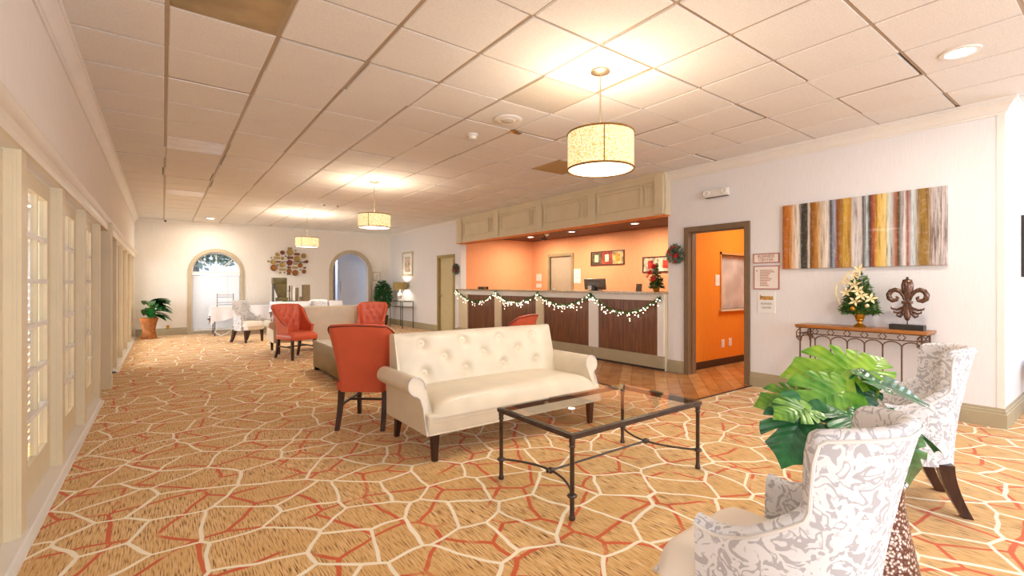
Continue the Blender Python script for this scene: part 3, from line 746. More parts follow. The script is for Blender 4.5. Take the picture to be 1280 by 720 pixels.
# ------------------------------------------------------------------ sofas
def make_sofa(label, group):
    o = thing('sofa', label, 'sofa', (0, 0, 0), 0, group)      # local: front faces -y, centre x
    L = .87; yf, yb = -.40, .40
    b = MB().rbox(-L-.02, L+.02, yf, yb-.04, .205, .36, .02, 3); b.build('base', M_WHITELEATHER, o)
    pts = [(-L-.02, yf+.0, .212), (L+.02, yf, .212)]
    MB().tube([(x, yf-.002, .213) for x in (-L-.01, 0, L+.01)], .006, 6).build('base_piping', M_WHITELEATHER, o)
    # crowned seat
    NU, NV = 40, 22
    def seat(i, j):
        u = i/(NU-1)*2-1; v = j/(NV-1)*2-1
        x = u*(L-.02); y = yf-.005+(v+1)/2*(.66)
        e = (1-abs(u)**10)*(1-max(0, -v)**9)
        return (x, y, .33+.15*e**.6*(.93+.07*(1-u*u))-.012*(v+1)/2)
    s = MB().grid(seat, NU, NV); s.grid(lambda i, j: (lambda p: (p[0], p[1], .30))(seat(i, j)), NU, NV)
    s.build('seat', M_WHITELEATHER, o, 60)
    # tufted back
    but = []
    for r, (z, xs) in enumerate(((.79, (-.62, -.21, .20, .61)), (.665, (-.41, 0, .41)), (.545, (-.62, -.21, .20, .61)))):
        but += [(x, z) for x in xs]
    NU, NV = 110, 44
    def yback(z): return .17+(z-.40)*.27
    def front(i, j):
        u = i/(NU-1)*2-1; v = j/(NV-1)
        wz = .40+v*.475; x = u*(L-.045+.035*v)
        e = (1-abs(u)**14)*(1-max(0, v*2-1)**12)
        d = -.035*e
        for bx, bz in but:
            q = ((x-bx)**2+(wz-bz)**2)/.0026
            if q < 6: d += .046*math.exp(-q)
        return (x, yback(wz)+d, wz+.004*math.cos(u*2))
    bk = MB().grid(front, NU, NV)
    def rear(i, j):
        u = i/19*2-1; v = j/7
        return (u*(L-.045+.035*v), yback(.40)+.11+v*.10 if v < 1 else yback(.875)+.09, .21+v*.66)
    rv = [(-L+.045, .38, .21), (L-.045, .38, .21), (L-.01, .40, .86), (-L+.01, .40, .86)]
    bk.build('tufted_back', M_WHITELEATHER, o, 70)
    prof = [(.20, .30), (.17, .40), (.292, .86), (.305, .878), (.325, .884), (.385, .878), (.40, .86), (.385, .21), (.25, .21)]
    MB().prism(prof, 'x', -L+.012, L-.012).build('back_frame', M_WHITELEATHER, o, 40)
    bm = MB().sphere((0, 0, 0), .015, 10, 6, (1, .6, 1)).mesh('button', m_leather('button_leather', '#d8c7a8', .4))
    for bx, bz in but:
        q = link('button', bm, o); q.location = (bx, yback(bz)+.004, bz)
    # rolled arms
    for sgn in (-1, 1):
        out = []
        # outline in (x, z), inner side to outer: x measured outwards from seat edge
        out += [(-.035, .30), (-.03, .52)]
        cx, cz, r = .045, .545, .068
        for k in range(15):
            t = math.radians(165-k*17.5); out.append((cx+r*math.cos(t), cz+r*math.sin(t)))
        out += [(.035, .46), (.03, .40), (.028, .21), (-.035, .21)]
        def P(k, s):
            a, z = out[k]
            yfr = yf+max(0, z-.30)*.62 if z < .5 else yf+.124+(z-.5)*.2
            y = [yfr, .36][s] if s < 2 else 0
            return (sgn*(L+a), y, z)
        n = len(out); vs = [P(k, 0) for k in range(n)]+[P(k, 1) for k in range(n)]
        fs = [(k, (k+1) % n, n+(k+1) % n, n+k) for k in range(n)]+[tuple(range(n)), tuple(range(n, 2*n))[::-1]]
        am = MB().add(vs, fs).build('arm', M_WHITELEATHER, o, 40)
        pp = [(P(k, 0)[0], P(k, 0)[1]-.003, P(k, 0)[2]) for k in range(1, n-1)]
        MB().tube(pp, .006, 6).build('arm_piping', M_WIREP, am)
    for x in (-L+.06, L-.06):
        for y in (yf+.055, yb-.09):
            fr = y < 0
            MB().add([(x-.028, y-.028, .21), (x+.028, y-.028, .21), (x+.028, y+.028, .21), (x-.028, y+.028, .21)] +
                     [(x-.018+(.0 if fr else 0), y-.018+(-.0 if fr else .05), 0), (x+.018, y-.018+(0 if fr else .05), 0), (x+.018, y+.018+(0 if fr else .05), 0), (x-.018, y+.018+(0 if fr else .05), 0)],
                     [(0, 1, 2, 3), (4, 7, 6, 5), (0, 4, 5, 1), (1, 5, 6, 2), (2, 6, 7, 3), (3, 7, 4, 0)]).build('leg', M_DARKWOOD, o, 0)
    return o
sofa = make_sofa('ivory leather tufted sofa behind the glass coffee table', 'ivory leather sofas')
sofa.location = (2.42, 3.48, 0)
dup(sofa, (2.55, 10.02, 0), PI, 'ivory leather sofa turned with its plain back toward the olive ottoman')

# ------------------------------------------------------------------ barrel chairs (coral chairs and damask armchairs share one generator)
def shell(w, yfr, yb, rc, hfun, zb, th, flare, recline, zin, taper=0.0, N=96, nz=10, dimples=(), wing=0):
    # plan path of the OUTER face at the base, front right arm -> back -> front left arm (front = +y)
    path = []
    def addp(x, y, nx, ny): path.append((x, y, nx, ny))
    n1 = int(N*.30)
    for k in range(n1): path.append((w, yfr+(yb+rc-yfr)*k/n1, 1, 0))
    n2 = int(N*.12)
    for k in range(n2):
        t = -PI/2*k/n2; path.append((w-rc+rc*math.cos(t), yb+rc+rc*math.sin(t), math.cos(t), math.sin(t)))
    n3 = int(N*.16)
    half = []
    for k in range(n3+1): half.append((w-rc-(w-rc)*k/n3, yb, 0, -1))
    path += half
    full = path+[(-x, y, -nx, ny) for x, y, nx, ny in reversed(path[:-1])]
    nf = len(full); rows = []
    nin = nz
    def pos(x, y, nx, ny, z, off):
        f = max(0, (z-zb)/.65)
        o_ = flare*f**1.4-off
        px = x*(1-taper*(1-min(1, f)))+nx*o_; py = y+ny*o_
        back = max(0, min(1, (-(y)-(-yfr)*0-.0+0)/(-yb))) if yb < 0 else 0
        py -= recline*f*f*max(0, min(1, (yfr-y)/(yfr-yb)))**(4 if wing else 2)
        if wing: py += wing*(z-.76)*math.exp(-((y+.075)/.06)**2)*(1 if z > .70 else max(0, (z-.6)/.1))
        return px, py, z
    rimo = []; verts = []; nrow = 2*nz+5
    for (x, y, nx, ny) in full:
        h = hfun(y, x); col = []
        for k in range(nz): col.append(pos(x, y, nx, ny, zb+(h-th*.45-zb)*k/(nz-1), 0))
        rimo.append(pos(x, y, nx, ny, h-th*.40, -.002))
        for k in range(1, 6):
            t = PI*k/6; col.append(pos(x, y, nx, ny, h-th*.45+th*.45*math.sin(t), th*.5*(1-math.cos(t))))
        for k in range(nz):
            z = h-th*.45+(zin-(h-th*.45))*k/(nz-1); q = pos(x, y, nx, ny, z, th); d = 0
            if y <= yb+.02:
                for bx, bz in dimples:
                    e = ((q[0]-bx)**2+(q[2]-bz)**2)/.0016
                    if e < 6: d += .02*math.exp(-e)
            col.append((q[0], q[1]-d, q[2]))
        verts.append(col)
    nv = len(verts[0]); mb = MB()
    mb.grid(lambda i, j: verts[i][j], nf, nv, False, True)
    mb.f += [tuple(range(nv))[::-1], tuple(range((nf-1)*nv, nf*nv))]
    return mb, rimo, pos
def sabre(x0, y0, x1, y1, zt, a=.026, b=.018, n=7, curve=1.6):
    vs = []; fs = []
    for k in range(n):
        t = k/(n-1); q = t**curve; x = x0+(x1-x0)*q; y = y0+(y1-y0)*q; s = a+(b-a)*t; z = zt*(1-t)
        vs += [(x-s, y-s, z), (x+s, y-s, z), (x+s, y+s, z), (x-s, y+s, z)]
    for k in range(n-1):
        for i in range(4): fs.append((k*4+i, k*4+(i+1) % 4, k*4+4+(i+1) % 4, k*4+4+i))
    fs += [(0, 1, 2, 3), tuple(range(4*n-4, 4*n))[::-1]]
    return MB().add(vs, fs)

def make_armchair(label, group):
    o = thing('armchair', label, 'armchair', (0, 0, 0), 0, group)        # faces +y
    def hf(y, x):
        if y > -.06:
            t = min(1, (y+.06)/.26); base = .598+.122*(1-t)**2.4
            return base+.012*max(0, (y-.14)/.06)
        t = min(1, (-.06-y)/.04); s = t*t*(3-2*t)
        return .72+s*.205+.018*min(1, max(0, (-.095-y)/.06))
    mb, rim, pos = shell(.262, .20, -.165, .225, hf, .27, .058, .030, .075, .44, .05, 260, 12, wing=.24)
    sh = mb.build('shell', M_DAMASK, o, 50)
    MB().tube(rim, .0055, 6).build('piping', M_WIREP, sh)
    MB().rbox(-.215, .215, -.06, .33, .275, .36, .02, 2).build('seat_frame', M_SEAT, o)
    NU = NV = 18
    def seat(i, j):
        u = i/(NU-1)*2-1; v = j/(NV-1)*2-1
        e = (1-abs(u)**8)*(1-abs(v)**8)
        return (u*.243, .135+v*.23, .36+.115*e**.5)
    s = MB().grid(seat, NU, NV); s.box(-.215, .215, -.06, .355, .30, .362); s.build('seat_cushion', M_SEAT, o, 60)
    MB().tube([(-.24, .352, .37), (.24, .352, .37)], .005, 6).build('seat_piping', M_WIREP, o)
    for sx in (-1, 1):
        sabre(sx*.215, .28, sx*.215, .29, .27, .027, .017).build('leg', M_DARKWOOD, o, 0)
        sabre(sx*.185, -.085, sx*.195, -.18, .285, .036, .023).build('leg', M_DARKWOOD, o, 0)
    return o
arm0 = make_armchair('grey and ivory damask armchair beside the hammered planter', 'damask armchairs')
arm0.location = (1.55, .62, 0); arm0.rotation_euler = (0, 0, .03)
def face(dx, dy): return math.atan2(dy, dx)-PI/2
dup(arm0, (3.69, .855, 0), face(-.47, .88), 'grey and ivory damask armchair standing before the iron console table')
dup(arm0, (1.50, 12.30, 0), face(.55, -.83), 'damask armchair near the arched window and cloth-covered table')
dup(arm0, (2.98, 11.65, 0), face(-.05, -1), 'damask armchair with only its back top showing over the turned sofa')

def make_red(label, group):
    o = thing('coral_chair', label, 'chair', (0, 0, 0), 0, group)
    def hf(y, x):
        t = max(0, min(1, (.16-y)/(.16+.26)))
        return .60+.345*t**1.9 + (.0 if y > -.255 else .012*(1-(x/.25)**2))
    dim = [(x, z) for z, xs in ((.84, (-.12, 0, .12)), (.73, (-.06, .06)), (.62, (-.12, 0, .12))) for x in xs]
    mb, rim, pos = shell(.265, .16, -.27, .07, hf, .335, .045, .055, .075, .44, .20, 150, 14, dim)
    sh = mb.build('shell', M_REDLEATHER, o, 50)
    MB().tube(rim, .006, 6).build('piping', M_PIPING, sh)
    bm = MB().sphere((0, 0, 0), .011, 8, 5).mesh('button', M_REDLEATHER)
    for bx, bz in dim:
        f = (bz-.335)/.65; q = link('button', bm, sh); q.location = (bx, -.27-.055*f**1.4+.045-.075*f*f-.006, bz)
    MB().rbox(-.245, .245, -.24, .30, .335, .43, .025, 3).build('seat_base', M_REDLEATHER, o)
    NU = NV = 16
    def seat(i, j):
        u = i/(NU-1)*2-1; v = j/(NV-1)*2-1; e = (1-abs(u)**8)*(1-abs(v)**8)
        return (u*.242, .03+v*.268, .415+.06*e**.5)
    MB().grid(seat, NU, NV).build('seat_cushion', M_REDLEATHER, o, 60)
    for sx in (-1, 1):
        sabre(sx*.205, .25, sx*.205, .255, .34, .022, .016).build('leg', M_DARKWOOD, o, 0)
        sabre(sx*.20, -.22, sx*.205, -.31, .34, .024, .017).build('leg', M_DARKWOOD, o, 0)
        MB().box(sx*.203-.010, sx*.203+.010, -.25, .25, .20, .222).build('side_stretcher', M_DARKWOOD, o, 0)
    MB().box(-.20, .20, -.01, .01, .20, .22).build('cross_stretcher', M_DARKWOOD, o, 0)
    return o
red0 = make_red('coral leather chair with its back to the coffee table, beside the ivory sofa', 'coral leather chairs')
red0.location = (1.60, 4.42, 0); red0.rotation_euler = (0, 0, face(.62, .78))
dup(red0, (1.90, 9.02, 0), face(.30, -.95), 'coral leather chair standing before the end of the turned sofa')
dup(red0, (3.28, 9.05, 0), face(-.42, -.9), 'coral leather chair with tufted back facing the ottoman')
dup(red0, (3.27, 4.62, 0), face(-.45, .89), 'coral leather chair between the ivory sofa and reception counter')

# ottoman
o = thing('ottoman', 'large olive leather bench ottoman on dark block feet', 'ottoman', (2.32, 6.75, 0))
MB().rbox(-.47, .47, -.85, .89, .05, .45, .02, 3).build('body', M_OLIVE, o)
for x in (-.466, .466): MB().tube([(x, -.83, .43), (x, .87, .43)], .006, 6).build('piping', M_OLIVE, o)
for x in (-.42, .42):
    for y in (-.79, .83): MB().box(x-.04, x+.04, y-.04, y+.04, 0, .052).build('foot', M_BLACK, o, 0)

# ------------------------------------------------------------------ coffee table
o = thing('coffee_table', 'glass-topped coffee table with slim bronze metal legs and curved stretchers', 'coffee table', (2.43, 2.24, 0))
hx, hy, H0 = .61, .34, .48
for sx in (-1, 1):
    for sy in (-1, 1):
        lg = MB().lathe([(.017, 0), (.019, .012), (.015, .024), (.013, .04), (.013, .115), (.018, .12), (.018, .124), (.013, .128), (.013, .395), (.018, .402), (.018, .408), (.0145, .414), (.017, .425), (.019, .435), (.017, .445), (.017, .452)], 14, (sx*hx, sy*hy, 0)).build('leg', M_IRON, o)
        MB().lathe([(.0135, .121), (.026, .126), (.029, .133), (.026, .14), (.0135, .145)], 16, (sx*hx, sy*hy, 0), cap=False).build('collar', M_IRON, lg)
fr = MB()
for (a, b, c, d) in ((-hx-.02, hx+.02, -hy-.02, -hy+.012), (-hx-.02, hx+.02, hy-.012, hy+.02), (-hx-.02, -hx+.012, -hy+.012, hy-.012), (hx-.012, hx+.02, -hy+.012, hy-.012)):
    fr.box(a, b, c, d, .452, .475); fr.box(a+.004, b-.004, c+.004, d-.004, .446, .452)
fr.build('top_frame', M_IRON, o, 0)
MB().box(-hx-.012, hx+.012, -hy-.012, hy+.012, .4755, .4835).build('glass_top', M_TABLEGLASS, o, 0)
for sx in (-1, 1):
    pts = []
    for k in range(25):
        t = k/24*2-1; pts.append((sx*(hx-.14*(1-t*t)**1.0), hy*t, .133))
    MB().tube(pts, .0075, 8).build('curved_stretcher', M_IRON, o)
    MB().sphere((sx*(hx-.14), 0, .133), .021, 12, 8).tube([(sx*(hx-.14)-.028, 0, .133), (sx*(hx-.14)+.028, 0, .133)], .013, 8).build('knot', M_IRON, o)
MB().tube([(-hx+.14, 0, .133), (hx-.14, 0, .133)], .0075, 8).build('long_stretcher', M_IRON, o)

# ------------------------------------------------------------------ console table at the right wall
o = thing('console_table', 'wrought iron console table with arcaded apron and wooden top', 'console table', (5.90, 1.81, 0))
MB().rbox(-.16, .17, -.575, .575, .825, .855, .006, 2).build('table_top', M_CONSOLE, o)
MB().box(-.15, .16, -.565, .565, .815, .826).build('top_frame', M_RUST, o, 0)
nb = 7
ys = [-.53+1.06*k/nb for k in range(nb+1)]
for k, y in enumerate(ys):
    MB().tube([(-.13, y, 0), (-.13, y, .70 if 0 < k < nb else .815)], .0075 if 0 < k < nb else .009, 6).build('upright', M_RUST, o)
for y in (-.53, .53): MB().tube([(.14, y, 0), (.14, y, .815)], .009, 6).build('upright', M_RUST, o)
for k in range(nb):
    y0, y1 = ys[k], ys[k+1]; r = (y1-y0)/2; c = (y0+y1)/2
    MB().tube([(-.13, c+r*math.cos(PI*q/12), .685+r*.75*math.sin(PI*q/12)) for q in range(13)], .006, 6).build('arch', M_RUST, o)
    MB().tube([(-.13, y0+.01, .81), (-.13, y0+.035, .785), (-.13, y0+.01, .76)], .005, 6).tube([(-.13, y0-.01, .81), (-.13, y0-.03, .785), (-.13, y0-.01, .76)], .005, 6).build('lattice', M_RUST, o)
MB().tube([(-.13, -.55, .757), (-.13, .55, .757)], .006, 6).build('rail', M_RUST, o)
for y in (-.53, .53):
    MB().tube([(-.13, y, .757), (.14, y, .757)], .006, 6).build('rail', M_RUST, o)
    MB().tube([(.005+.115*math.cos(PI*q/12), y, .66+.09*math.sin(PI*q/12)) for q in range(13)], .006, 6).build('arch', M_RUST, o)
    for x in (-.15, .15):
        sp = [(x, y+(.028+.0)*math.cos(t)*(1-t/14), .70+.03*math.sin(t)*(1-t/14)) for t in [q*.5 for q in range(22)]]
        MB().tube([(x, y, .81), (x, y+.03, .77)]+sp, .006, 6).build('scroll_bracket', M_RUST, o)
MB().tube([(-.13, -.53, .12), (.14, -.53, .12)], .007, 6).tube([(-.13, .53, .12), (.14, .53, .12)], .007, 6).build('low_rail', M_RUST, o)

# fleur-de-lis
o = thing('fleur_de_lis_statue', 'dark bronze fleur-de-lis sculpture on a black plinth on the console', 'sculpture', (5.90, 1.42, .855), 0)
MB().rbox(-.05, .05, -.135, .135, 0, .052, .003, 1).build('plinth', M_BLACK, o)
MB().tube([(0, 0, .05), (0, 0, .10)], .005, 6).build('rod', M_IRON, o)
# central bud and tail: lathe flattened in x
Mf = Matrix.Diagonal((.55, 1, 1, 1))
MB().lathe([(.001, .085), (.018, .10), (.028, .13), (.022, .17), (.020, .235), (.024, .26), (.022, .27), (.024, .30), (.038, .35), (.048, .40), (.05, .44), (.042, .475), (.025, .495), (.001, .505)], 20, M=Mf).build('bud', M_STONE, o)
for k, (y, z) in enumerate(((-.028, .485), (0, .51), (.028, .485))): MB().sphere((0, y, z), .012, 8, 6).build('crown_knob', M_STONE, o)
MB().rbox(-.03, .03, -.04, .04, .255, .285, .006, 2).build('band', M_STONE, o)
for s in (-1, 1):
    pts = []; rad = []
    ctrl = [(.02, .29), (.03, .335), (.055, .375), (.095, .395), (.13, .38), (.148, .345), (.142, .305), (.115, .285), (.085, .292), (.075, .315), (.09, .33)]
    for y, z in ctrl: pts.append((0, s*y, z))
    rad = [.012, .016, .02, .023, .024, .024, .024, .022, .018, .014, .008]
    MB().tube(pts, rad, 10).build('petal_scroll', M_STONE, o, 60)
    for (dz, ln) in ((0, .105), (-.035, .085), (-.07, .06)):
        ps = [(0, s*.012, .265+dz*.5), (0, s*(.03), .22+dz*.8), (0, s*(.03+ln*.5), .195+dz), (0, s*(.02+ln), .205+dz), (0, s*(.025+ln), .222+dz)]
        MB().tube(ps, [.013, .014, .013, .009, .004], 8).build('lower_leaf', M_STONE, o, 60)

def foliage(n, centre, rx, ry, rz, size, cone=False, flat=.35, seed=1):
    rnd = random.Random(seed); mb = MB()
    for _ in range(n):
        while True:
            p = Vector((rnd.uniform(-1, 1), rnd.uniform(-1, 1), rnd.uniform(-1, 1)))
            if cone:
                lim = (1-(p.z+1)/2)**.7*.90+.10
                if math.hypot(p.x, p.y) < lim: break
            elif p.length < 1 and p.length > .35: break
        c = Vector((centre[0]+p.x*rx, centre[1]+p.y*ry, centre[2]+p.z*rz))
        d = Vector((p.x+rnd.uniform(-.5, .5), p.y+rnd.uniform(-.5, .5), p.z*.5+rnd.uniform(-.4, .5))).normalized()
        a = d.cross(Vector((rnd.uniform(-1, 1), rnd.uniform(-1, 1), rnd.uniform(-1, 1)))).normalized()
        s = size*rnd.uniform(.6, 1.3); w = s*flat
        nrm = d.cross(a)*s*.12
        mb.add([c-d*s*.5, c+a*w*.5+nrm, c+d*s*.5, c-a*w*.5+nrm, c+nrm*-.5], [(0, 1, 4), (1, 2, 4), (2, 3, 4), (3, 0, 4)])
    return mb
def petal_flower(r, n, lift=.4):
    mb = MB()
    for k in range(n):
        a = 2*PI*k/n; M = Matrix.Rotation(a, 4, 'Z')
        mb.add([(0, 0, 0), (r*.45, r*.22, r*lift*.5), (r, 0, r*lift*.6), (r*.45, -r*.22, r*lift*.5), (r*.5, 0, r*lift*.35)], [(0, 1, 4), (1, 2, 4), (2, 3, 4), (3, 0, 4)], M)
    return mb
def aim(loc, d, roll=0):
    q = Vector(d).normalized().to_track_quat('Z', 'Y')
    return Matrix.Translation(loc) @ q.to_matrix().to_4x4() @ Matrix.Rotation(roll, 4, 'Z')

# gold urn with fir and ivory flowers
o = thing('christmas_bouquet', 'gold urn of fir sprigs and ivory poinsettias on the console', 'flower arrangement', (5.90, 1.815, .855))
MB().lathe([(.001, 0), (.055, 0), (.058, .012), (.045, .022), (.022, .04), (.02, .055), (.03, .065), (.038, .075), (.036, .085), (.045, .10), (.052, .13), (.056, .16), (.062, .165), (.058, .172), (.045, .172), (.001, .165)], 24).build('urn', M_GOLD, o)
tag(foliage(1500, (0, 0, .36), .15, .19, .22, .06, True, .16, 3).build('fir_sprigs', M_FIR, o, 0), kind='stuff')
fm = petal_flower(.068, 5).mesh('poinsettia', M_IVORYPET, 0)
for (y, z, x) in ((.02, .44, -.07), (-.02, .38, -.11), (.09, .36, -.09), (-.05, .33, -.12), (.03, .54, -.03), (0, .60, -.01), (.0, .27, -.12), (.10, .47, -.03), (-.12, .30, -.08)):
    link('poinsettia', fm, o, aim((x, y, z), (-1, y*3, .5), y*20))
MB().sphere((-.11, .025, .195), .03, 12, 8).build('ornament_ball', M_GOLD, o)
MB().sphere((-.12, -.10, .23), .02, 10, 6).build('ornament_ball', M_IVORYPET, o)
rb = []
for k in range(30): t = k/29; rb.append((-.06+.0*t, .06+.14*math.sin(t*2.6), .58-.36*t+.02*math.sin(t*18)))
MB().tube(rb, .008, 5).build('ribbon', M_IVORYPET, o)

# painting, signs and fittings on the right wall
o = thing('abstract_painting', 'wide abstract canvas of vertical gold, brown and white stripes', 'painting', (6.075, 1.905, 1.49))
MB().rbox(-.022, .022, -.748, .748, 0, .765, .003, 1).build('canvas', m_painting(), o)
def text_mesh(txt, size, mat, align='CENTER'):
    cu = bpy.data.curves.new('txt', 'FONT'); cu.body = txt; cu.size = size; cu.align_x = align; cu.align_y = 'CENTER'; cu.extrude = .0006
    ob = bpy.data.objects.new('txt', cu); COL.objects.link(ob)
    dg = bpy.context.evaluated_depsgraph_get(); me = bpy.data.meshes.new_from_object(ob.evaluated_get(dg))
    bpy.data.objects.remove(ob); bpy.data.curves.remove(cu)
    me.materials.clear(); me.materials.append(mat); return me
RW = Matrix(((0, 0, -1, 0), (-1, 0, 0, 0), (0, 1, 0, 0), (0, 0, 0, 1)))     # text plane onto the right wall, facing -X
def wall_text(o, txt, size, y, z, mat, x=-.0125, align='CENTER', name='lettering'):
    return link(name, text_mesh(txt, size, mat, align), o, Matrix.Translation((x, y, z)) @ RW)
def framed_sign(name, label, y0, y1, z0, z1, board, edge):
    o = thing(name, label, 'sign', (XR, (y0+y1)/2, z0)); w = (y1-y0)/2; h = z1-z0
    MB().box(-.010, 0, -w, w, 0, h).build('board', board, o, 0)
    if edge:
        MB().box(-.013, -.0, -w-.004, -w+.008, -.004, h+.004).box(-.013, 0, w-.008, w+.004, -.004, h+.004).box(-.013, 0, -w+.008, w-.008, -.004, .008).box(-.013, 0, -w+.008, w-.008, h-.008, h+.004).build('frame', edge, o, 0)
    return o
o = framed_sign('room_sign', 'small framed sign reading BUSINESS CENTER beside the doorway', 2.71, 3.02, 1.575, 1.69, M_SIGN, M_SIGNEDGE)
wall_text(o, 'BUSINESS', .05, 0, .08, M_INK); wall_text(o, 'CENTER', .05, 0, .035, M_INK)
o = framed_sign('notice_board', 'square framed notice with many short lines of red text', 2.71, 3.015, 1.245, 1.535, M_SIGN, M_SIGNEDGE)
for k, ln in enumerate((.17, .185, .13, .12, .125, .16, .135, .09, .10, .12)):
    z = .235-k*.021
    for q in range(int(ln/.018)):
        MB().box(-.0112, -.010, .075-q*.018-.013, .075-q*.018, z-.006, z+.006).build('lettering', M_INK, o, 0)
MB().box(-.0112, -.010, .105, .125, .225, .237).build('arrow', M_INKG, o, 0)
o = framed_sign('paper_notice', 'white paper notice with a landscape photo and BUSINESS CENTER text', 2.755, 2.965, .945, 1.215, M_PAPER, None)
MB().box(-.012, -.010, -.08, .08, .165, .23).build('photo', plain('landscape_photo', '#b98a48', .6, 0, .6, 30), o, 0)
MB().prism([(-.08, .21), (.06, .21), (.08, .235), (-.08, .235)], 'x', -.0125, -.0101).build('photo_sky', M_PAPER, o, 0)
wall_text(o, 'BUSINESS', .032, 0, .115, M_INKG); wall_text(o, 'CENTER', .032, 0, .065, M_INKG)
o = thing('emergency_light', 'white emergency light unit high on the wall above the doorway', 'emergency light', (XR, 3.51, 2.50))
MB().rbox(-.05, 0, -.17, .17, 0, .11, .015, 3).build('housing', M_WHITEPL, o)
for y in (-.115, .14):
    MB().lathe([(.045, 0), (.045, .012), (.036, .018), (.03, .010), (.001, .008)], 20, M=Matrix.Translation((-.05, y, .06)) @ Matrix.Rotation(-PI/2, 4, 'Y')).build('lamp_head', M_WHITEPL, o)
MB().rbox(-.052, -.0, -.165, .165, -.008, .0, .003, 1).build('base_strip', M_TAUPE, o)

# wreath sprays
def spray(loc, r, label, seed):
    o = thing('holly_spray', label, 'wreath', loc, 0, 'holly sprays on the piers')
    tag(foliage(420, (-.05, 0, 0), .05, r, r*1.05, .075, False, .32, seed).build('leaves', m_leaf('holly_leaf_%d' % seed, '#4a5a38', '#a8b49c'), o, 0), kind='stuff')
    MB().tube([(-.03, r*.55*math.cos(2*PI*k/20), r*.55*math.sin(2*PI*k/20)) for k in range(20)], .006, 6, True).build('twig_ring', M_DARKWOOD, o)
    bm = MB().sphere((0, 0, 0), .014, 8, 5).mesh('berry', M_RED); rnd = random.Random(seed)
    for k in range(14): a = rnd.uniform(0, 7); q = r*rnd.uniform(.2, .9); link('berry', bm, o, Matrix.Translation((-.095+rnd.uniform(0, .02), q*math.cos(a), q*math.sin(a))))
    f = petal_flower(.05, 6).mesh('poinsettia', M_RED, 0); link('poinsettia', f, o, aim((-.10, -r*.45, -r*.1), (-1, 0, .2)))
spray((XR, 4.15, 1.74), .135, 'round holly spray with red berries on the pier beside the office doorway', 5)
spray((XR, 10.62, 1.70), .13, 'dark holly spray on the pier beside the khaki door', 6)

# ------------------------------------------------------------------ reception counter items
def garland():
    o = thing('light_garland', 'green garland with warm fairy lights swagged along the reception counter', 'garland', (XC-.085, 0, 0))
    pk = [(4.33, 1.10), (5.74, 1.13), (7.19, 1.13), (8.64, 1.13), (10.36, 1.16)]
    sag = [.26, .20, .20, .24]; pts = []
    for (a, b, s) in zip(pk[:-1], pk[1:], sag):
        for k in range(24):
            t = k/24; pts.append((0, a[0]+(b[0]-a[0])*t, a[1]+(b[1]-a[1])*t-s*4*t*(1-t)))
    pts.append((0, pk[-1][0], pk[-1][1]))
    MB().tube(pts, .012, 6).build('rope', M_FIR, o)
    rnd = random.Random(2); ne = MB()
    for p in pts:
        for _ in range(16):
            d = Vector((rnd.uniform(-1, .2), rnd.uniform(-1, 1), rnd.uniform(-1, 1))).normalized(); a = d.cross(Vector((.3, .5, .8))).normalized()
            q = Vector(p)+Vector((0, rnd.uniform(-.03, .03), 0)); L = rnd.uniform(.03, .065)
            ne.add([q-a*.006, q+a*.006, q+d*L], [(0, 1, 2)])
    for (y, z) in pk:
        for _ in range(60):
            d = Vector((rnd.uniform(-.6, .1), rnd.uniform(-1, 1), rnd.uniform(-1.2, .7))); a = d.cross(Vector((.3, .5, .8))).normalized()
            q = Vector((0, y, z)); ne.add([q-a*.006, q+a*.006, q+d*.08], [(0, 1, 2)])
    tag(ne.build('needles', M_FIR, o, 0), kind='stuff')
    bm = MB().sphere((0, 0, 0), .0085, 6, 4).mesh('bulb', M_BULB)
    for k in range(230):
        p = pts[rnd.randrange(len(pts))]
        b = link('bulb', bm, o); b.location = (-.025+rnd.uniform(-.02, .015), p[1]+rnd.uniform(-.05, .05), p[2]-abs(rnd.gauss(.01, .06)))
garland()
o = thing('computer_monitor', 'back of a grey computer monitor on the reception counter', 'monitor', (6.36, 6.03, 1.19))
MB().rbox(-.015, .015, -.26, .26, .02, .22, .008, 2, Matrix.Rotation(-.12, 4, 'Y')).build('screen', M_TAUPE, o)
MB().add([(-.012, -.22, .05), (-.012, .22, .05), (-.012, .22, .20), (-.012, -.22, .20), (-.05, -.13, .07), (-.05, .13, .07), (-.05, .13, .17), (-.05, -.13, .17)], [(0, 1, 5, 4), (1, 2, 6, 5), (2, 3, 7, 6), (3, 0, 4, 7), (4, 5, 6, 7)]).build('rear_housing', M_TAUPE, o, 0)
MB().rbox(-.07, .03, -.05, .05, 0, .10, .006, 1).rbox(-.08, .08, -.10, .10, 0, .012, .004, 1).build('stand', M_BLACK, o)
MB().box(-.082, -.07, .03, .11, .02, .09).build('label_card', M_PAPER, o, 0)
o = thing('red_flower_pot', 'small gold pot of red poinsettias on the reception counter', 'flower arrangement', (6.30, 4.66, 1.19))
MB().lathe([(.001, 0), (.045, 0), (.058, .085), (.062, .09), (.055, .095), (.001, .09)], 20).build('pot', M_GOLD, o)
tag(foliage(420, (0, 0, .25), .11, .13, .19, .06, True, .4, 9).build('leaves', M_FIR, o, 0), kind='stuff')
fm = petal_flower(.065, 7).mesh('poinsettia', M_RED, 0); fm2 = petal_flower(.04, 6).mesh('pink_flower', M_PINK, 0)
for k, (y, z) in enumerate(((-.01, .20), (.05, .30), (-.02, .40), (.02, .47), (.10, .24))): link('poinsettia' if k < 3 else 'pink_flower', fm if k < 3 else fm2, o, aim((-.085, y, z), (-1, 0, .3), k))
o = thing('card_holder', 'small brown card stand on the reception counter', 'card stand', (6.32, 5.02, 1.19), .2)
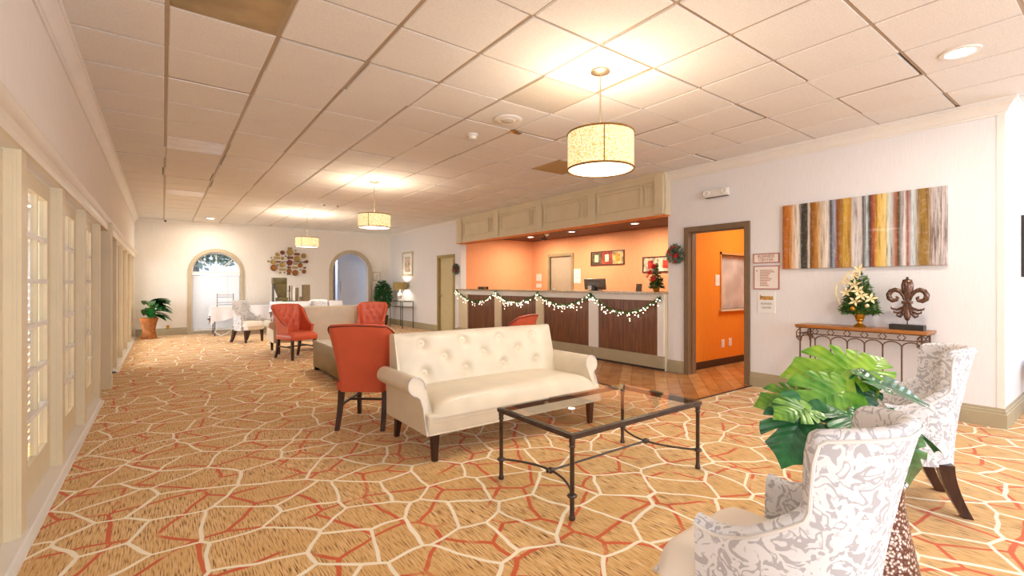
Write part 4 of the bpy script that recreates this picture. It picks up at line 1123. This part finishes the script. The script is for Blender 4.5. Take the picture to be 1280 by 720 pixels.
MB().box(-.006, .006, -.05, .05, .005, .125, Matrix.Rotation(.15, 4, 'Y')).build('card', M_BRONZE, o, 0); MB().box(-.03, .03, -.055, .055, 0, .008).build('foot', M_BRONZE, o, 0)
o = thing('desk_tray', 'low dark tray at the khaki door end of the reception counter', 'tray', (6.2, 9.55, 1.19))
MB().box(-.06, .06, -.14, .14, 0, .012).box(-.06, -.05, -.14, .14, .012, .06).box(.05, .06, -.14, .14, .012, .06).build('tray_body', M_DARKWOOD, o, 0); MB().box(-.03, .03, -.1, .1, .012, .05).build('cards', M_GOLD, o, 0)
o = thing('service_bell', 'small white service bell on the counter in front of the taupe door', 'bell', (6.2, 7.0, 1.19))
MB().lathe([(.03, 0), (.035, .006), (.03, .01), (.028, .02), (.018, .032), (.001, .036)], 16).build('dome', M_WHITEPL, o); MB().sphere((0, 0, .04), .006, 6, 4).build('button', M_STEEL, o)
def notice(y0, y1, z0, z1, label, x=AB):
    o = thing('paper_notice', label, 'notice', (x, (y0+y1)/2, z0)); w = (y1-y0)/2; h = z1-z0
    MB().box(-.006, 0, -w, w, 0, h).build('sheet', M_PAPER, o, 0)
    n = max(2, int(h/.05))
    for k in range(n): MB().box(-.0072, -.006, -w*.7, w*.7, h-(k+.5)*h/n-.004, h-(k+.5)*h/n+.004).build('print_line', M_INKG, o, 0)
notice(8.52, 8.76, 1.34, 1.70, 'white paper notice taped beside the taupe door on the orange wall')
notice(10.05, 10.26, 1.40, 1.60, 'white notice on the orange wall between taupe door and alcove corner, above a smaller one')
notice(10.05, 10.26, 1.22, 1.33, 'smallest white notice between taupe door and alcove corner, just above the counter')
def triptych(y0, y1, z0, z1, label, cols, seed):
    o = thing('framed_print', label, 'picture', (AB, (y0+y1)/2, z0), 0, 'three-part prints behind reception'); w = (y1-y0)/2; h = z1-z0
    fm = plain('dark_red_frame', '#5a1e12', .4)
    MB().box(-.02, 0, -w, w, 0, .025).box(-.02, 0, -w, w, h-.025, h).box(-.02, 0, -w, -w+.025, .025, h-.025).box(-.02, 0, w-.025, w, .025, h-.025).build('frame', fm, o, 0)
    pw = (2*w-.05)/3
    for k in range(3):
        a = w-.025-k*pw
        MB().box(-.012, -.002, a-pw+.006, a-.006, .025, h-.025).build('print', plain('print_%d_%d' % (seed, k), cols[k], .4, 0, .75, 9), o, 0)
        MB().box(-.014, -.012, a-pw*.68, a-pw*.32, h*.25, h*.75).build('motif', plain('motif_%d_%d' % (seed, k), cols[k+3], .5, 0, .5, 12), o, 0)
triptych(7.11, 8.15, 1.76, 2.10, 'three-part framed print with a pale round bloom on the orange wall', ('#5a4a30', '#a03a22', '#c8a468', '#d8c8a0', '#e6dcc0', '#d8901c'), 1)
triptych(5.42, 6.60, 1.56, 1.90, 'three-part framed print with red blocks behind the potted red flowers', ('#b8a98c', '#e0cfa8', '#e6d2a6', '#c02c1c', '#cf3a22', '#d8581c'), 2)

# ------------------------------------------------------------------ monstera in hammered planter
o = thing('monstera_plant', 'large monstera plant in a tall hammered bronze planter', 'potted plant', (2.525, .725, 0))
MB().lathe([(.001, 0), (.165, 0), (.17, .015), (.155, .10), (.125, .25), (.108, .36), (.108, .42), (.118, .445), (.11, .455), (.10, .44), (.001, .43)], 40).build('planter', M_POT, o, 50)
def leaf_mesh(name, mat, size, seed, nl=5, droop=.35, fold=.25):
    rnd = random.Random(seed); N = 120; rings = [0, .22, .42, .58, .74, .88, 1]
    notch = [(s, math.radians(a+rnd.uniform(-4, 4)), rnd.uniform(.42, .62)) for s in (-1, 1) for a in [34+k*112/nl for k in range(nl)]]
    vs = []; 
    for q, f in enumerate(rings):
        for k in range(N):
            th = -PI+2*PI*k/N           # 0 = tip direction (+y)
            R = .62*(1+.28*math.cos(th))*(1-.20*abs(math.sin(th))**6)
            R *= 1-.62*max(0, 1-abs(abs(th)-PI)/.40)**1.4            # sinus at the petiole
            R *= 1+.22*max(0, 1-abs(th)/.35)**2                     # tip
            lim = 1
            for s, a, dep in notch:
                d = abs(th-s*a)/.06
                if d < 1: lim = min(lim, dep+(1-dep)*d**2.2)
            r = R*min(f, lim+.0*f)*size
            x = r*math.sin(th); y = r*math.cos(th)
            yy = y/size
            z = -droop*size*(yy*yy*.5 if yy > 0 else yy*yy*.2)+fold*abs(x)*.45-.55*fold*(x*x)/size+.015*size*math.sin(6*th)*f
            vs.append((x, y, z))
    fs = []
    for q in range(len(rings)-1):
        for k in range(N): fs.append((q*N+k, q*N+(k+1) % N, (q+1)*N+(k+1) % N, (q+1)*N+k))
    mb = MB().add(vs, fs)
    mb.tube([(0, -.02*size, .004), (0, .35*size, .004-droop*size*.06), (0, .72*size, .004-droop*size*.26)], [.006, .004, .002], 5)
    me = mb.mesh(name, mat, 60); return me
LM = [leaf_mesh('leaf', m, 1.0, s, 4, dr, fo) for m, s, dr, fo in ((M_LEAFA, 1, .55, .25), (M_LEAFB, 2, .5, .3), (M_LEAFC, 3, .6, .2), (M_LEAFB, 4, .35, .5))]
pc = Vector((2.525, .725, .44))
def monstera_leaf(k, base, tip, normal, size):
    # base: petiole point of the blade (world), tip: direction, normal: upper side
    y = Vector(tip).normalized(); n = Vector(normal); x = y.cross(n).normalized(); z = x.cross(y)
    M = Matrix((( x.x, y.x, z.x, base[0]-2.525), (x.y, y.y, z.y, base[1]-.725), (x.z, y.z, z.z, base[2]), (0, 0, 0, 1))) @ Matrix.Scale(size, 4)
    lf = link('leaf', LM[k], o, M)
    b = Vector(base)-Vector((2.525, .725, 0)); s = Vector((random.uniform(-.04, .04), random.uniform(-.04, .04), .42))
    mid = (s+b)/2+Vector((0, 0, .12)); pts = []
    for q in range(9):
        t = q/8; pts.append((1-t)**2*s+2*t*(1-t)*mid+t*t*b)
    MB().tube(pts, [.010-.004*q/8 for q in range(9)], 6).build('stem', M_STEM, o)
LEAVES = [ # kind, base, tip dir, normal, size
]
def ray(px, py, dep):
    s, c = math.sin(YAW), math.cos(YAW); u = (px-640)/FPX; v = (355.84-py)/FPX
    return Vector(((s+u*c)*dep, (c-u*s)*dep, CAMH+v*dep))
RT = Vector((math.cos(YAW), -math.sin(YAW), 0)); FW = Vector((math.sin(YAW), math.cos(YAW), 0)); UP = Vector((0, 0, 1))
def ml(k, px, py, dep, tip, nrm, size):
    t = RT*tip[0]+UP*tip[1]+FW*tip[2]; n = RT*nrm[0]+UP*nrm[1]+FW*nrm[2]
    monstera_leaf(k, ray(px, py, dep), t, n, size)
ml(2, 1062, 462, 2.05, (-.9, .02, .3), (-.1, .8, -.6), .27)      # broad lime leaf, upper left
ml(2, 1075, 465, 2.15, (.75, .45, .2), (-.3, .7, -.6), .19)      # lime leaf reaching upper right
ml(0, 1045, 492, 1.95, (-.9, -.15, -.2), (-.1, .75, -.65), .24)  # middle left
ml(1, 1000, 520, 1.85, (-.45, -.75, -.3), (-.35, .45, -.85), .22)  # left glossy, hanging
ml(0, 1006, 512, 1.80, (-.85, .05, -.3), (-.1, .9, -.4), .15)
ml(3, 1000, 545, 1.95, (-.35, -.85, 0), (-.2, .3, -.9), .15)     # low dark leaf
ml(1, 1066, 522, 1.80, (-.2, -.2, -.9), (.0, .9, -.5), .22)      # centre leaf facing the viewer
ml(1, 1055, 490, 2.15, (.3, -.2, .3), (0, .6, -.8), .15)
ml(3, 1100, 480, 1.95, (.9, -.25, -.1), (.1, .9, -.3), .22)      # right dark leaf
ml(3, 1092, 540, 1.80, (.35, .75, -.2), (-.8, .2, -.5), .12)
ml(1, 1132, 560, 2.05, (.35, -.9, .1), (.25, .35, -.9), .25)      # lower right hanging
ml(1, 1135, 530, 2.0, (.85, -.5, .1), (.45, .8, -.35), .20)
ml(3, 1070, 450, 2.35, (-.2, .1, .9), (0, .9, -.3), .16)
ml(0, 992, 498, 2.1, (-.95, -.1, .2), (-.1, .8, -.6), .17)
ml(3, 1078, 482, 2.0, (.1, -.8, -.3), (-.1, .3, -.9), .12)
ml(0, 1085, 560, 2.25, (.2, -.5, .7), (0, .9, -.2), .18)

# ------------------------------------------------------------------ far end of the room
def simple_leaf(mat, L=.22, w=.055):
    mb = MB(); n = 7
    def g(i, j):
        t = i/(n-1); ww = w*math.sin(PI*min(1, t*.97+.03))**.8; s = (j-1)
        return (s*ww, L*t, -.30*L*t*t+abs(s)*ww*.35)
    mb.grid(g, n, 3); return mb.mesh('leaf', mat, 60)
o = thing('corner_plant', 'leafy green plant in a copper pot in the far corner by the French doors', 'potted plant', (-.27, 14.35, 0))
MB().lathe([(.001, 0), (.155, 0), (.16, .02), (.13, .15), (.125, .22), (.15, .36), (.185, .48), (.19, .50), (.17, .50), (.001, .46)], 28).build('pot', M_TERRA, o, 50)
lm = simple_leaf(M_LEAFD, .40, .10); rnd = random.Random(4)
for k in range(52):
    a = rnd.uniform(0, 2*PI); e = rnd.uniform(.1, .9); h = rnd.uniform(.55, .9)
    base = Vector((.14*math.cos(a)*e, .14*math.sin(a)*e, h)); d = Vector((math.cos(a), math.sin(a), rnd.uniform(-.25, .45))).normalized()
    x = d.cross(UP).normalized(); z = x.cross(d)
    if math.cos(a) < -.3: continue
    link('leaf', lm, o, Matrix(((x.x, d.x, z.x, base.x), (x.y, d.y, z.y, base.y), (x.z, d.z, z.z, base.z), (0, 0, 0, 1))))
    MB().tube([(0, 0, .45), tuple(base*.6+Vector((0, 0, .2))), tuple(base)], .006, 5).build('stem', M_STEM, o)

# cloth-covered tables
def cloth_table(loc, sx, sy, h, label, seed):
    t = thing('folding_table', 'folding table hidden under white cloth '+label, 'table', loc)
    MB().box(-sx/2, sx/2, -sy/2, sy/2, h-.03, h-.006).build('table_top', M_TAUPE, t, 0)
    for x in (-sx/2+.08, sx/2-.08):
        MB().tube([(x, -sy/2+.06, 0), (x, -sy/2+.06, h-.03)], .013, 6).build('leg', M_IRON, t); MB().tube([(x, sy/2-.06, 0), (x, sy/2-.06, h-.03)], .013, 6).build('leg', M_IRON, t)
    rnd = random.Random(seed); mb = MB(); per = []
    hx, hy = sx/2+.008, sy/2+.008
    n = 22
    for k in range(n): per.append((-hx+2*hx*k/n, -hy, 0, -1))
    for k in range(n//2): per.append((hx, -hy+2*hy*k/(n//2), 1, 0))
    for k in range(n): per.append((hx-2*hx*k/n, hy, 0, 1))
    for k in range(n//2): per.append((-hx, hy-2*hy*k/(n//2), -1, 0))
    drop = [.30+.07*math.sin(k*.35+seed)+(.12 if k in (0, n, n+n//2, 2*n+n//2) else 0) for k in range(len(per))]
    rows = [[(x, y, h) for x, y, a, b in per]]
    for r in range(1, 7):
        f = r/6; rows.append([(x+a*(.02+.03*math.sin(k*1.3+seed))*f, y+b*(.02+.03*math.sin(k*1.3+seed))*f, h-drop[k]*f) for k, (x, y, a, b) in enumerate(per)])
    mb.grid(lambda i, j: rows[i][j], 7, len(per), False, True); mb.add(rows[0], [tuple(range(len(per)))])
    c = mb.build('tablecloth', M_CLOTH, None, 60); c.location = loc
    tag(c, 'white cloth draped over folding table '+label, 'tablecloth', 'white tablecloths')
cloth_table((1.75, 14.35, 0), 1.55, .65, .74, 'under the arched window', 1)
cloth_table((3.1, 13.45, 0), 1.65, .70, .86, 'below the disc wall art', 2)
o = thing('wire_rack', 'small brown wire rack standing on the white cloth before the window', 'rack', (1.30, 14.25, .74))
for x in (-.18, .18): MB().tube([(x, 0, 0), (x, 0, .33)], .009, 6).build('post', M_BRONZE, o)
for z in (.04, .10, .24, .29): MB().tube([(-.18, 0, z), (.18, 0, z)], .006, 6).build('rail', M_BRONZE, o)
for x in (-.18, .18): MB().box(x-.02, x+.02, -.06, .06, 0, .012).build('foot', M_BRONZE, o, 0)
M_OLIVEBOX = plain('olive_plastic', '#5a4c1c', .45, 0, .25, 8)
o = thing('juice_dispenser', 'tall olive beverage dispenser on the white cloth table', 'dispenser', (2.45, 13.5, .86))
MB().rbox(-.17, .15, -.13, .16, .46, .62, .01, 2).build('head', M_OLIVEBOX, o)
MB().add([(-.15, -.12, .46), (.15, -.12, .46), (.15, .15, .46), (-.15, .15, .46), (-.02, -.10, .10), (.15, -.10, .10), (.15, .15, .10), (-.02, .15, .10)], [(0, 1, 5, 4), (1, 2, 6, 5), (2, 3, 7, 6), (3, 0, 4, 7), (0, 1, 2, 3), (4, 5, 6, 7)]).build('body', M_OLIVEBOX, o, 0)
MB().rbox(-.08, .17, -.17, .16, 0, .10, .01, 2).build('base', M_OLIVEBOX, o); MB().box(-.17, -.15, -.1, .1, 0, .46).build('side_panel', M_BLACK, o, 0)
MB().tube([(.17, -.10, .28), (.22, -.10, .26), (.22, -.10, .40)], .012, 6).build('lever', M_BLACK, o)
o = thing('cup_dispenser', 'row of chrome and clear cup tubes on the white cloth table', 'cup dispenser', (2.79, 13.5, .86))
for k in range(3): MB().lathe([(.04, 0), (.04, .40-.03*k), (.035, .42-.03*k), (.001, .42-.03*k)], 14, (-.08+k*.08, 0, 0)).build('tube', (M_STEEL, M_WHITEPL, M_BRONZE)[k], o)
MB().box(-.13, .13, -.06, .06, 0, .015).build('base', M_BLACK, o, 0)
o = thing('cereal_box_stand', 'narrow brown box with open side on the white cloth table', 'box', (3.10, 13.6, .86))
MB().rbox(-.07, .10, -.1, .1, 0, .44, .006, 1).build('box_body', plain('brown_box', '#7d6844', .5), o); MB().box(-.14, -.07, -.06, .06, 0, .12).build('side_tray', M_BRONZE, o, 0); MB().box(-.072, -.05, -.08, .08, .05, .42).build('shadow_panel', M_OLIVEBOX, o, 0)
o = thing('paper_stack', 'loose white napkins on the cloth table edge', 'napkins', (2.38, 13.22, .86), .3)
for k in range(4): MB().box(-.07+.004*k, .07, -.05, .05, .004*k, .004*k+.0035).build('napkin', M_PAPER, o, 0)
o = thing('cord_bundle', 'grey power cord hanging from the cloth table to the floor', 'cord', (1.6, 13.98, 0))
MB().tube([(-.1, 0, .42), (-.12, 0, .2), (-.3, 0, .05), (-.42, -.05, .012), (-.55, -.02, .10), (-.5, 0, .25)], .012, 6).build('cable', M_WHITEPL, o); MB().tube([(-.05, 0, .42), (-.1, 0, .25), (-.16, 0, .22)], .03, 6).build('coil', M_IRON, o)

# metal disc wall art
o = thing('disc_wall_art', 'gold and brown metal wall art of many discs and plates', 'wall art', (2.97, YF, 1.97))
dm = [MB().lathe([(1, 0), (1, .10), (.85, .14), (.75, .12), (.35, .05), (.2, .09), (.001, .10)], 24, M=Matrix.Rotation(PI/2, 4, 'X')).mesh('disc', m) for m in (plain('art_gold', '#97783a', .3, .6, .4, 30), plain('art_copper', '#84501f', .3, .6, .5, 30), plain('art_brown', '#6a2c14', .35, .5, .4, 30))]
pm = [MB().rbox(-1, 1, -.06, 0, -.5, .5, .03, 1).mesh('plate', m) for m in (plain('plate_gold', '#927a40', .3, .6), plain('plate_brown', '#6e3a1a', .35, .5))]
ART = [(346, 152, 38, 0), (262, 157, 26, 2), (505, 187, 32, 0), (426, 229, 38, 0), (343, 275, 34, 2), (158, 270, 28, 0), (167, 340, 40, 1), (258, 303, 32, 0),
       (464, 304, 30, 1), (407, 396, 37, 1), (337, 375, 30, 1), (507, 380, 27, 1), (203, 180, 22, 0), (262, 226, 20, 0), (536, 258, 20, 2)]
for ax, az, r, k in ART:
    q = link('disc', dm[k], o); q.location = ((ax-335)/9*.0215, -.03-random.uniform(0, .04), (265-az)/9*.0220); s = r/9*.0215; q.scale = (s, s, s)
PL = [(348, 102, 26, 0), (428, 170, 32, 1), (350, 215, 34, 1), (200, 222, 34, 0), (112, 266, 16, 0), (217, 268, 22, 1), (410, 288, 24, 0), (340, 332, 22, 1), (404, 332, 30, 0), (520, 262, 16, 1), (264, 360, 34, 0), (238, 395, 14, 0), (334, 412, 22, 1), (548, 250, 14, 1), (518, 333, 16, 1)]
for ax, az, r, k in PL:
    q = link('plate', pm[k], o); q.location = ((ax-335)/9*.0215, -.02, (265-az)/9*.0220); s = r/9*.0215; q.scale = (s, .4*s, max(s*.9, .05))
sm = MB().sphere((0, 0, 0), .02, 8, 5).mesh('stud', M_BLACK)
for ax, az in ((413, 127), (299, 199), (140, 221), (285, 395), (470, 357), (477, 266), (228, 187), (212, 306)):
    q = link('stud', sm, o); q.location = ((ax-335)/9*.0215, -.02, (265-az)/9*.0220)
MB().box(-.45, .45, -.012, 0, -.01, .01).box(-.01, .01, -.012, 0, -.33, .38).build('back_bar', M_IRON, o, 0)

# side console with lamp, picture, ficus
o = thing('glass_console', 'slim metal console table with glass top under the framed portrait', 'console table', (5.86, 13.6, 0))
for x in (-.17, .17):
    for y in (-.46, .46): MB().box(x-.009, x+.009, y-.009, y+.009, 0, .80).build('leg', M_IRON, o, 0)
MB().box(-.18, .18, -.47, .47, .80, .815).build('table_top', M_TABLEGLASS, o, 0)
MB().box(-.18, -.16, -.47, .47, .785, .80).box(.16, .18, -.47, .47, .785, .80).box(-.16, .16, -.47, -.45, .785, .80).box(-.16, .16, .45, .47, .785, .80).build('top_frame', M_IRON, o, 0)
MB().box(-.17, .17, -.46, .46, .62, .635).build('shelf', M_IRON, o, 0)
o = thing('table_lamp', 'lit table lamp with olive drum shade and white ceramic base', 'lamp', (5.86, 13.72, .815))
MB().lathe([(.001, 0), (.07, 0), (.07, .015), (.03, .03), (.06, .09), (.085, .15), (.06, .21), (.02, .25), (.012, .33)], 20).build('base', M_WHITEPL, o)
MB().lathe([(.21, .34), (.215, .34), (.20, .56), (.195, .56), (.21, .34)], 32, cap=False).build('lamp_shade', plain('olive_shade', '#a8925a', .8), o, 50)
MB().tube([(0, 0, .33), (0, 0, .56)], .006, 6).tube([(-.2, 0, .55), (.2, 0, .55)], .004, 5).build('harp', M_BRASS, o)
l = bpy.data.lights.new('table_lamp_bulb', 'POINT'); l.energy = 11; l.color = (1, .9, .75); l.shadow_soft_size = .04
lo = bpy.data.objects.new('table_lamp_bulb', l); COL.objects.link(lo); lo.parent = o; lo.location = (0, 0, .45)
o = thing('framed_portrait', 'framed pastel portrait above the glass console', 'picture', (XR, 13.66, 1.56))
MB().box(-.03, 0, -.38, .38, 0, .05).box(-.03, 0, -.38, .38, .70, .75).box(-.03, 0, -.38, -.33, .05, .70).box(-.03, 0, .33, .38, .05, .70).build('frame', plain('beige_frame', '#c8b898', .4), o, 0)
MB().box(-.014, -.002, -.33, .33, .05, .70).build('mat_board', M_PAPER, o, 0)
MB().box(-.018, -.014, -.2, .2, .14, .60).build('print', plain('portrait_print', '#c8b8a6', .6, 0, .6, 7), o, 0)
MB().sphere((-.018, 0, .42), .07, 12, 8, (.06, .8, 1.2)).sphere((-.018, .02, .22), .12, 12, 8, (.04, 1, .8)).build('figure', plain('portrait_figure', '#d9bfa8', .6, 0, .3, 9), o)
o = thing('small_frame', 'small pale frame on the far wall beside the ficus', 'picture', (5.62, YF, 1.42))
MB().box(-.13, .13, -.02, 0, 0, .30).build('frame', plain('pale_frame', '#cdb9a0', .5), o, 0); MB().box(-.10, .10, -.022, -.02, .03, .27).build('print', plain('pale_print', '#e6dccc', .6, 0, .2, 9), o, 0)
o = thing('ficus_tree', 'bushy green ficus in a dark pot between the arched doorway and glass console', 'potted plant', (5.65, 14.55, 0))
MB().lathe([(.001, 0), (.13, 0), (.17, .30), (.18, .32), (.16, .32), (.001, .28)], 20).build('pot', M_IRON, o, 50)
MB().tube([(0, 0, .28), (.02, .01, .6), (-.01, 0, 1.0)], [.02, .016, .01], 6).build('trunk', M_DARKWOOD, o)
tag(foliage(900, (0, 0, .95), .28, .28, .50, .11, False, .45, 8).build('foliage', M_LEAFD, o, 0), kind='stuff')
o = thing('wall_outlet', 'small gold outlet low on the wall between corner plant and arched window', 'outlet', (.10, YF-.022, .17))
MB().rbox(-.03, .03, -.02, 0, 0, .09, .005, 1).build('cover_plate', M_GOLD, o); MB().sphere((0, -.02, .10), .02, 8, 5).build('plug', M_WHITEPL, o)

# around the corner, entrance side: framed picture and low armchair edge
o = thing('corner_picture', 'dark framed picture on the entrance wall round the corner', 'picture', (7.45, YC, 1.38))
MB().box(-.40, .40, -.03, 0, 0, .03).box(-.40, .40, -.03, 0, .60, .63).box(-.40, -.37, -.03, 0, .03, .60).box(.37, .40, -.03, 0, .03, .60).build('frame', M_BLACK, o, 0)
MB().box(-.37, .37, -.015, -.003, .03, .60).build('print', plain('blue_print', '#6f86a8', .5, 0, .5, 6), o, 0)
o = thing('entrance_bench', 'wooden bench with blue cushion against the entrance wall round the corner', 'bench', (7.55, .48, 0))
MB().rbox(-.60, .60, -.22, .22, .38, .44, .01, 2).build('seat', m_wood('bench_wood', '#7a4a22', '#a5683a'), o); MB().rbox(-.58, .58, -.2, .2, .44, .54, .03, 3).build('cushion', plain('blue_cushion', '#9fb0cc', .8), o)
for x in (-.54, .54):
    for y in (-.17, .17): MB().box(x-.025, x+.025, y-.025, y+.025, 0, .38).build('leg', M_DARKWOOD, o, 0)

# tree outside the arched window
o = thing('garden_tree', 'leafy tree outside the arched window', 'tree', (1.0, 22.5, -.3))
MB().tube([(0, 0, 0), (.1, 0, 1.5), (0, .1, 3.2)], [.16, .13, .08], 8).build('trunk', M_DARKWOOD, o)
tag(foliage(2600, (0.2, 0, 4.2), 2.6, 1.6, 2.0, .28, False, .5, 12).build('crown', m_leaf('tree_leaf', '#7f9a86', '#b9cabc'), o, 0), kind='stuff')
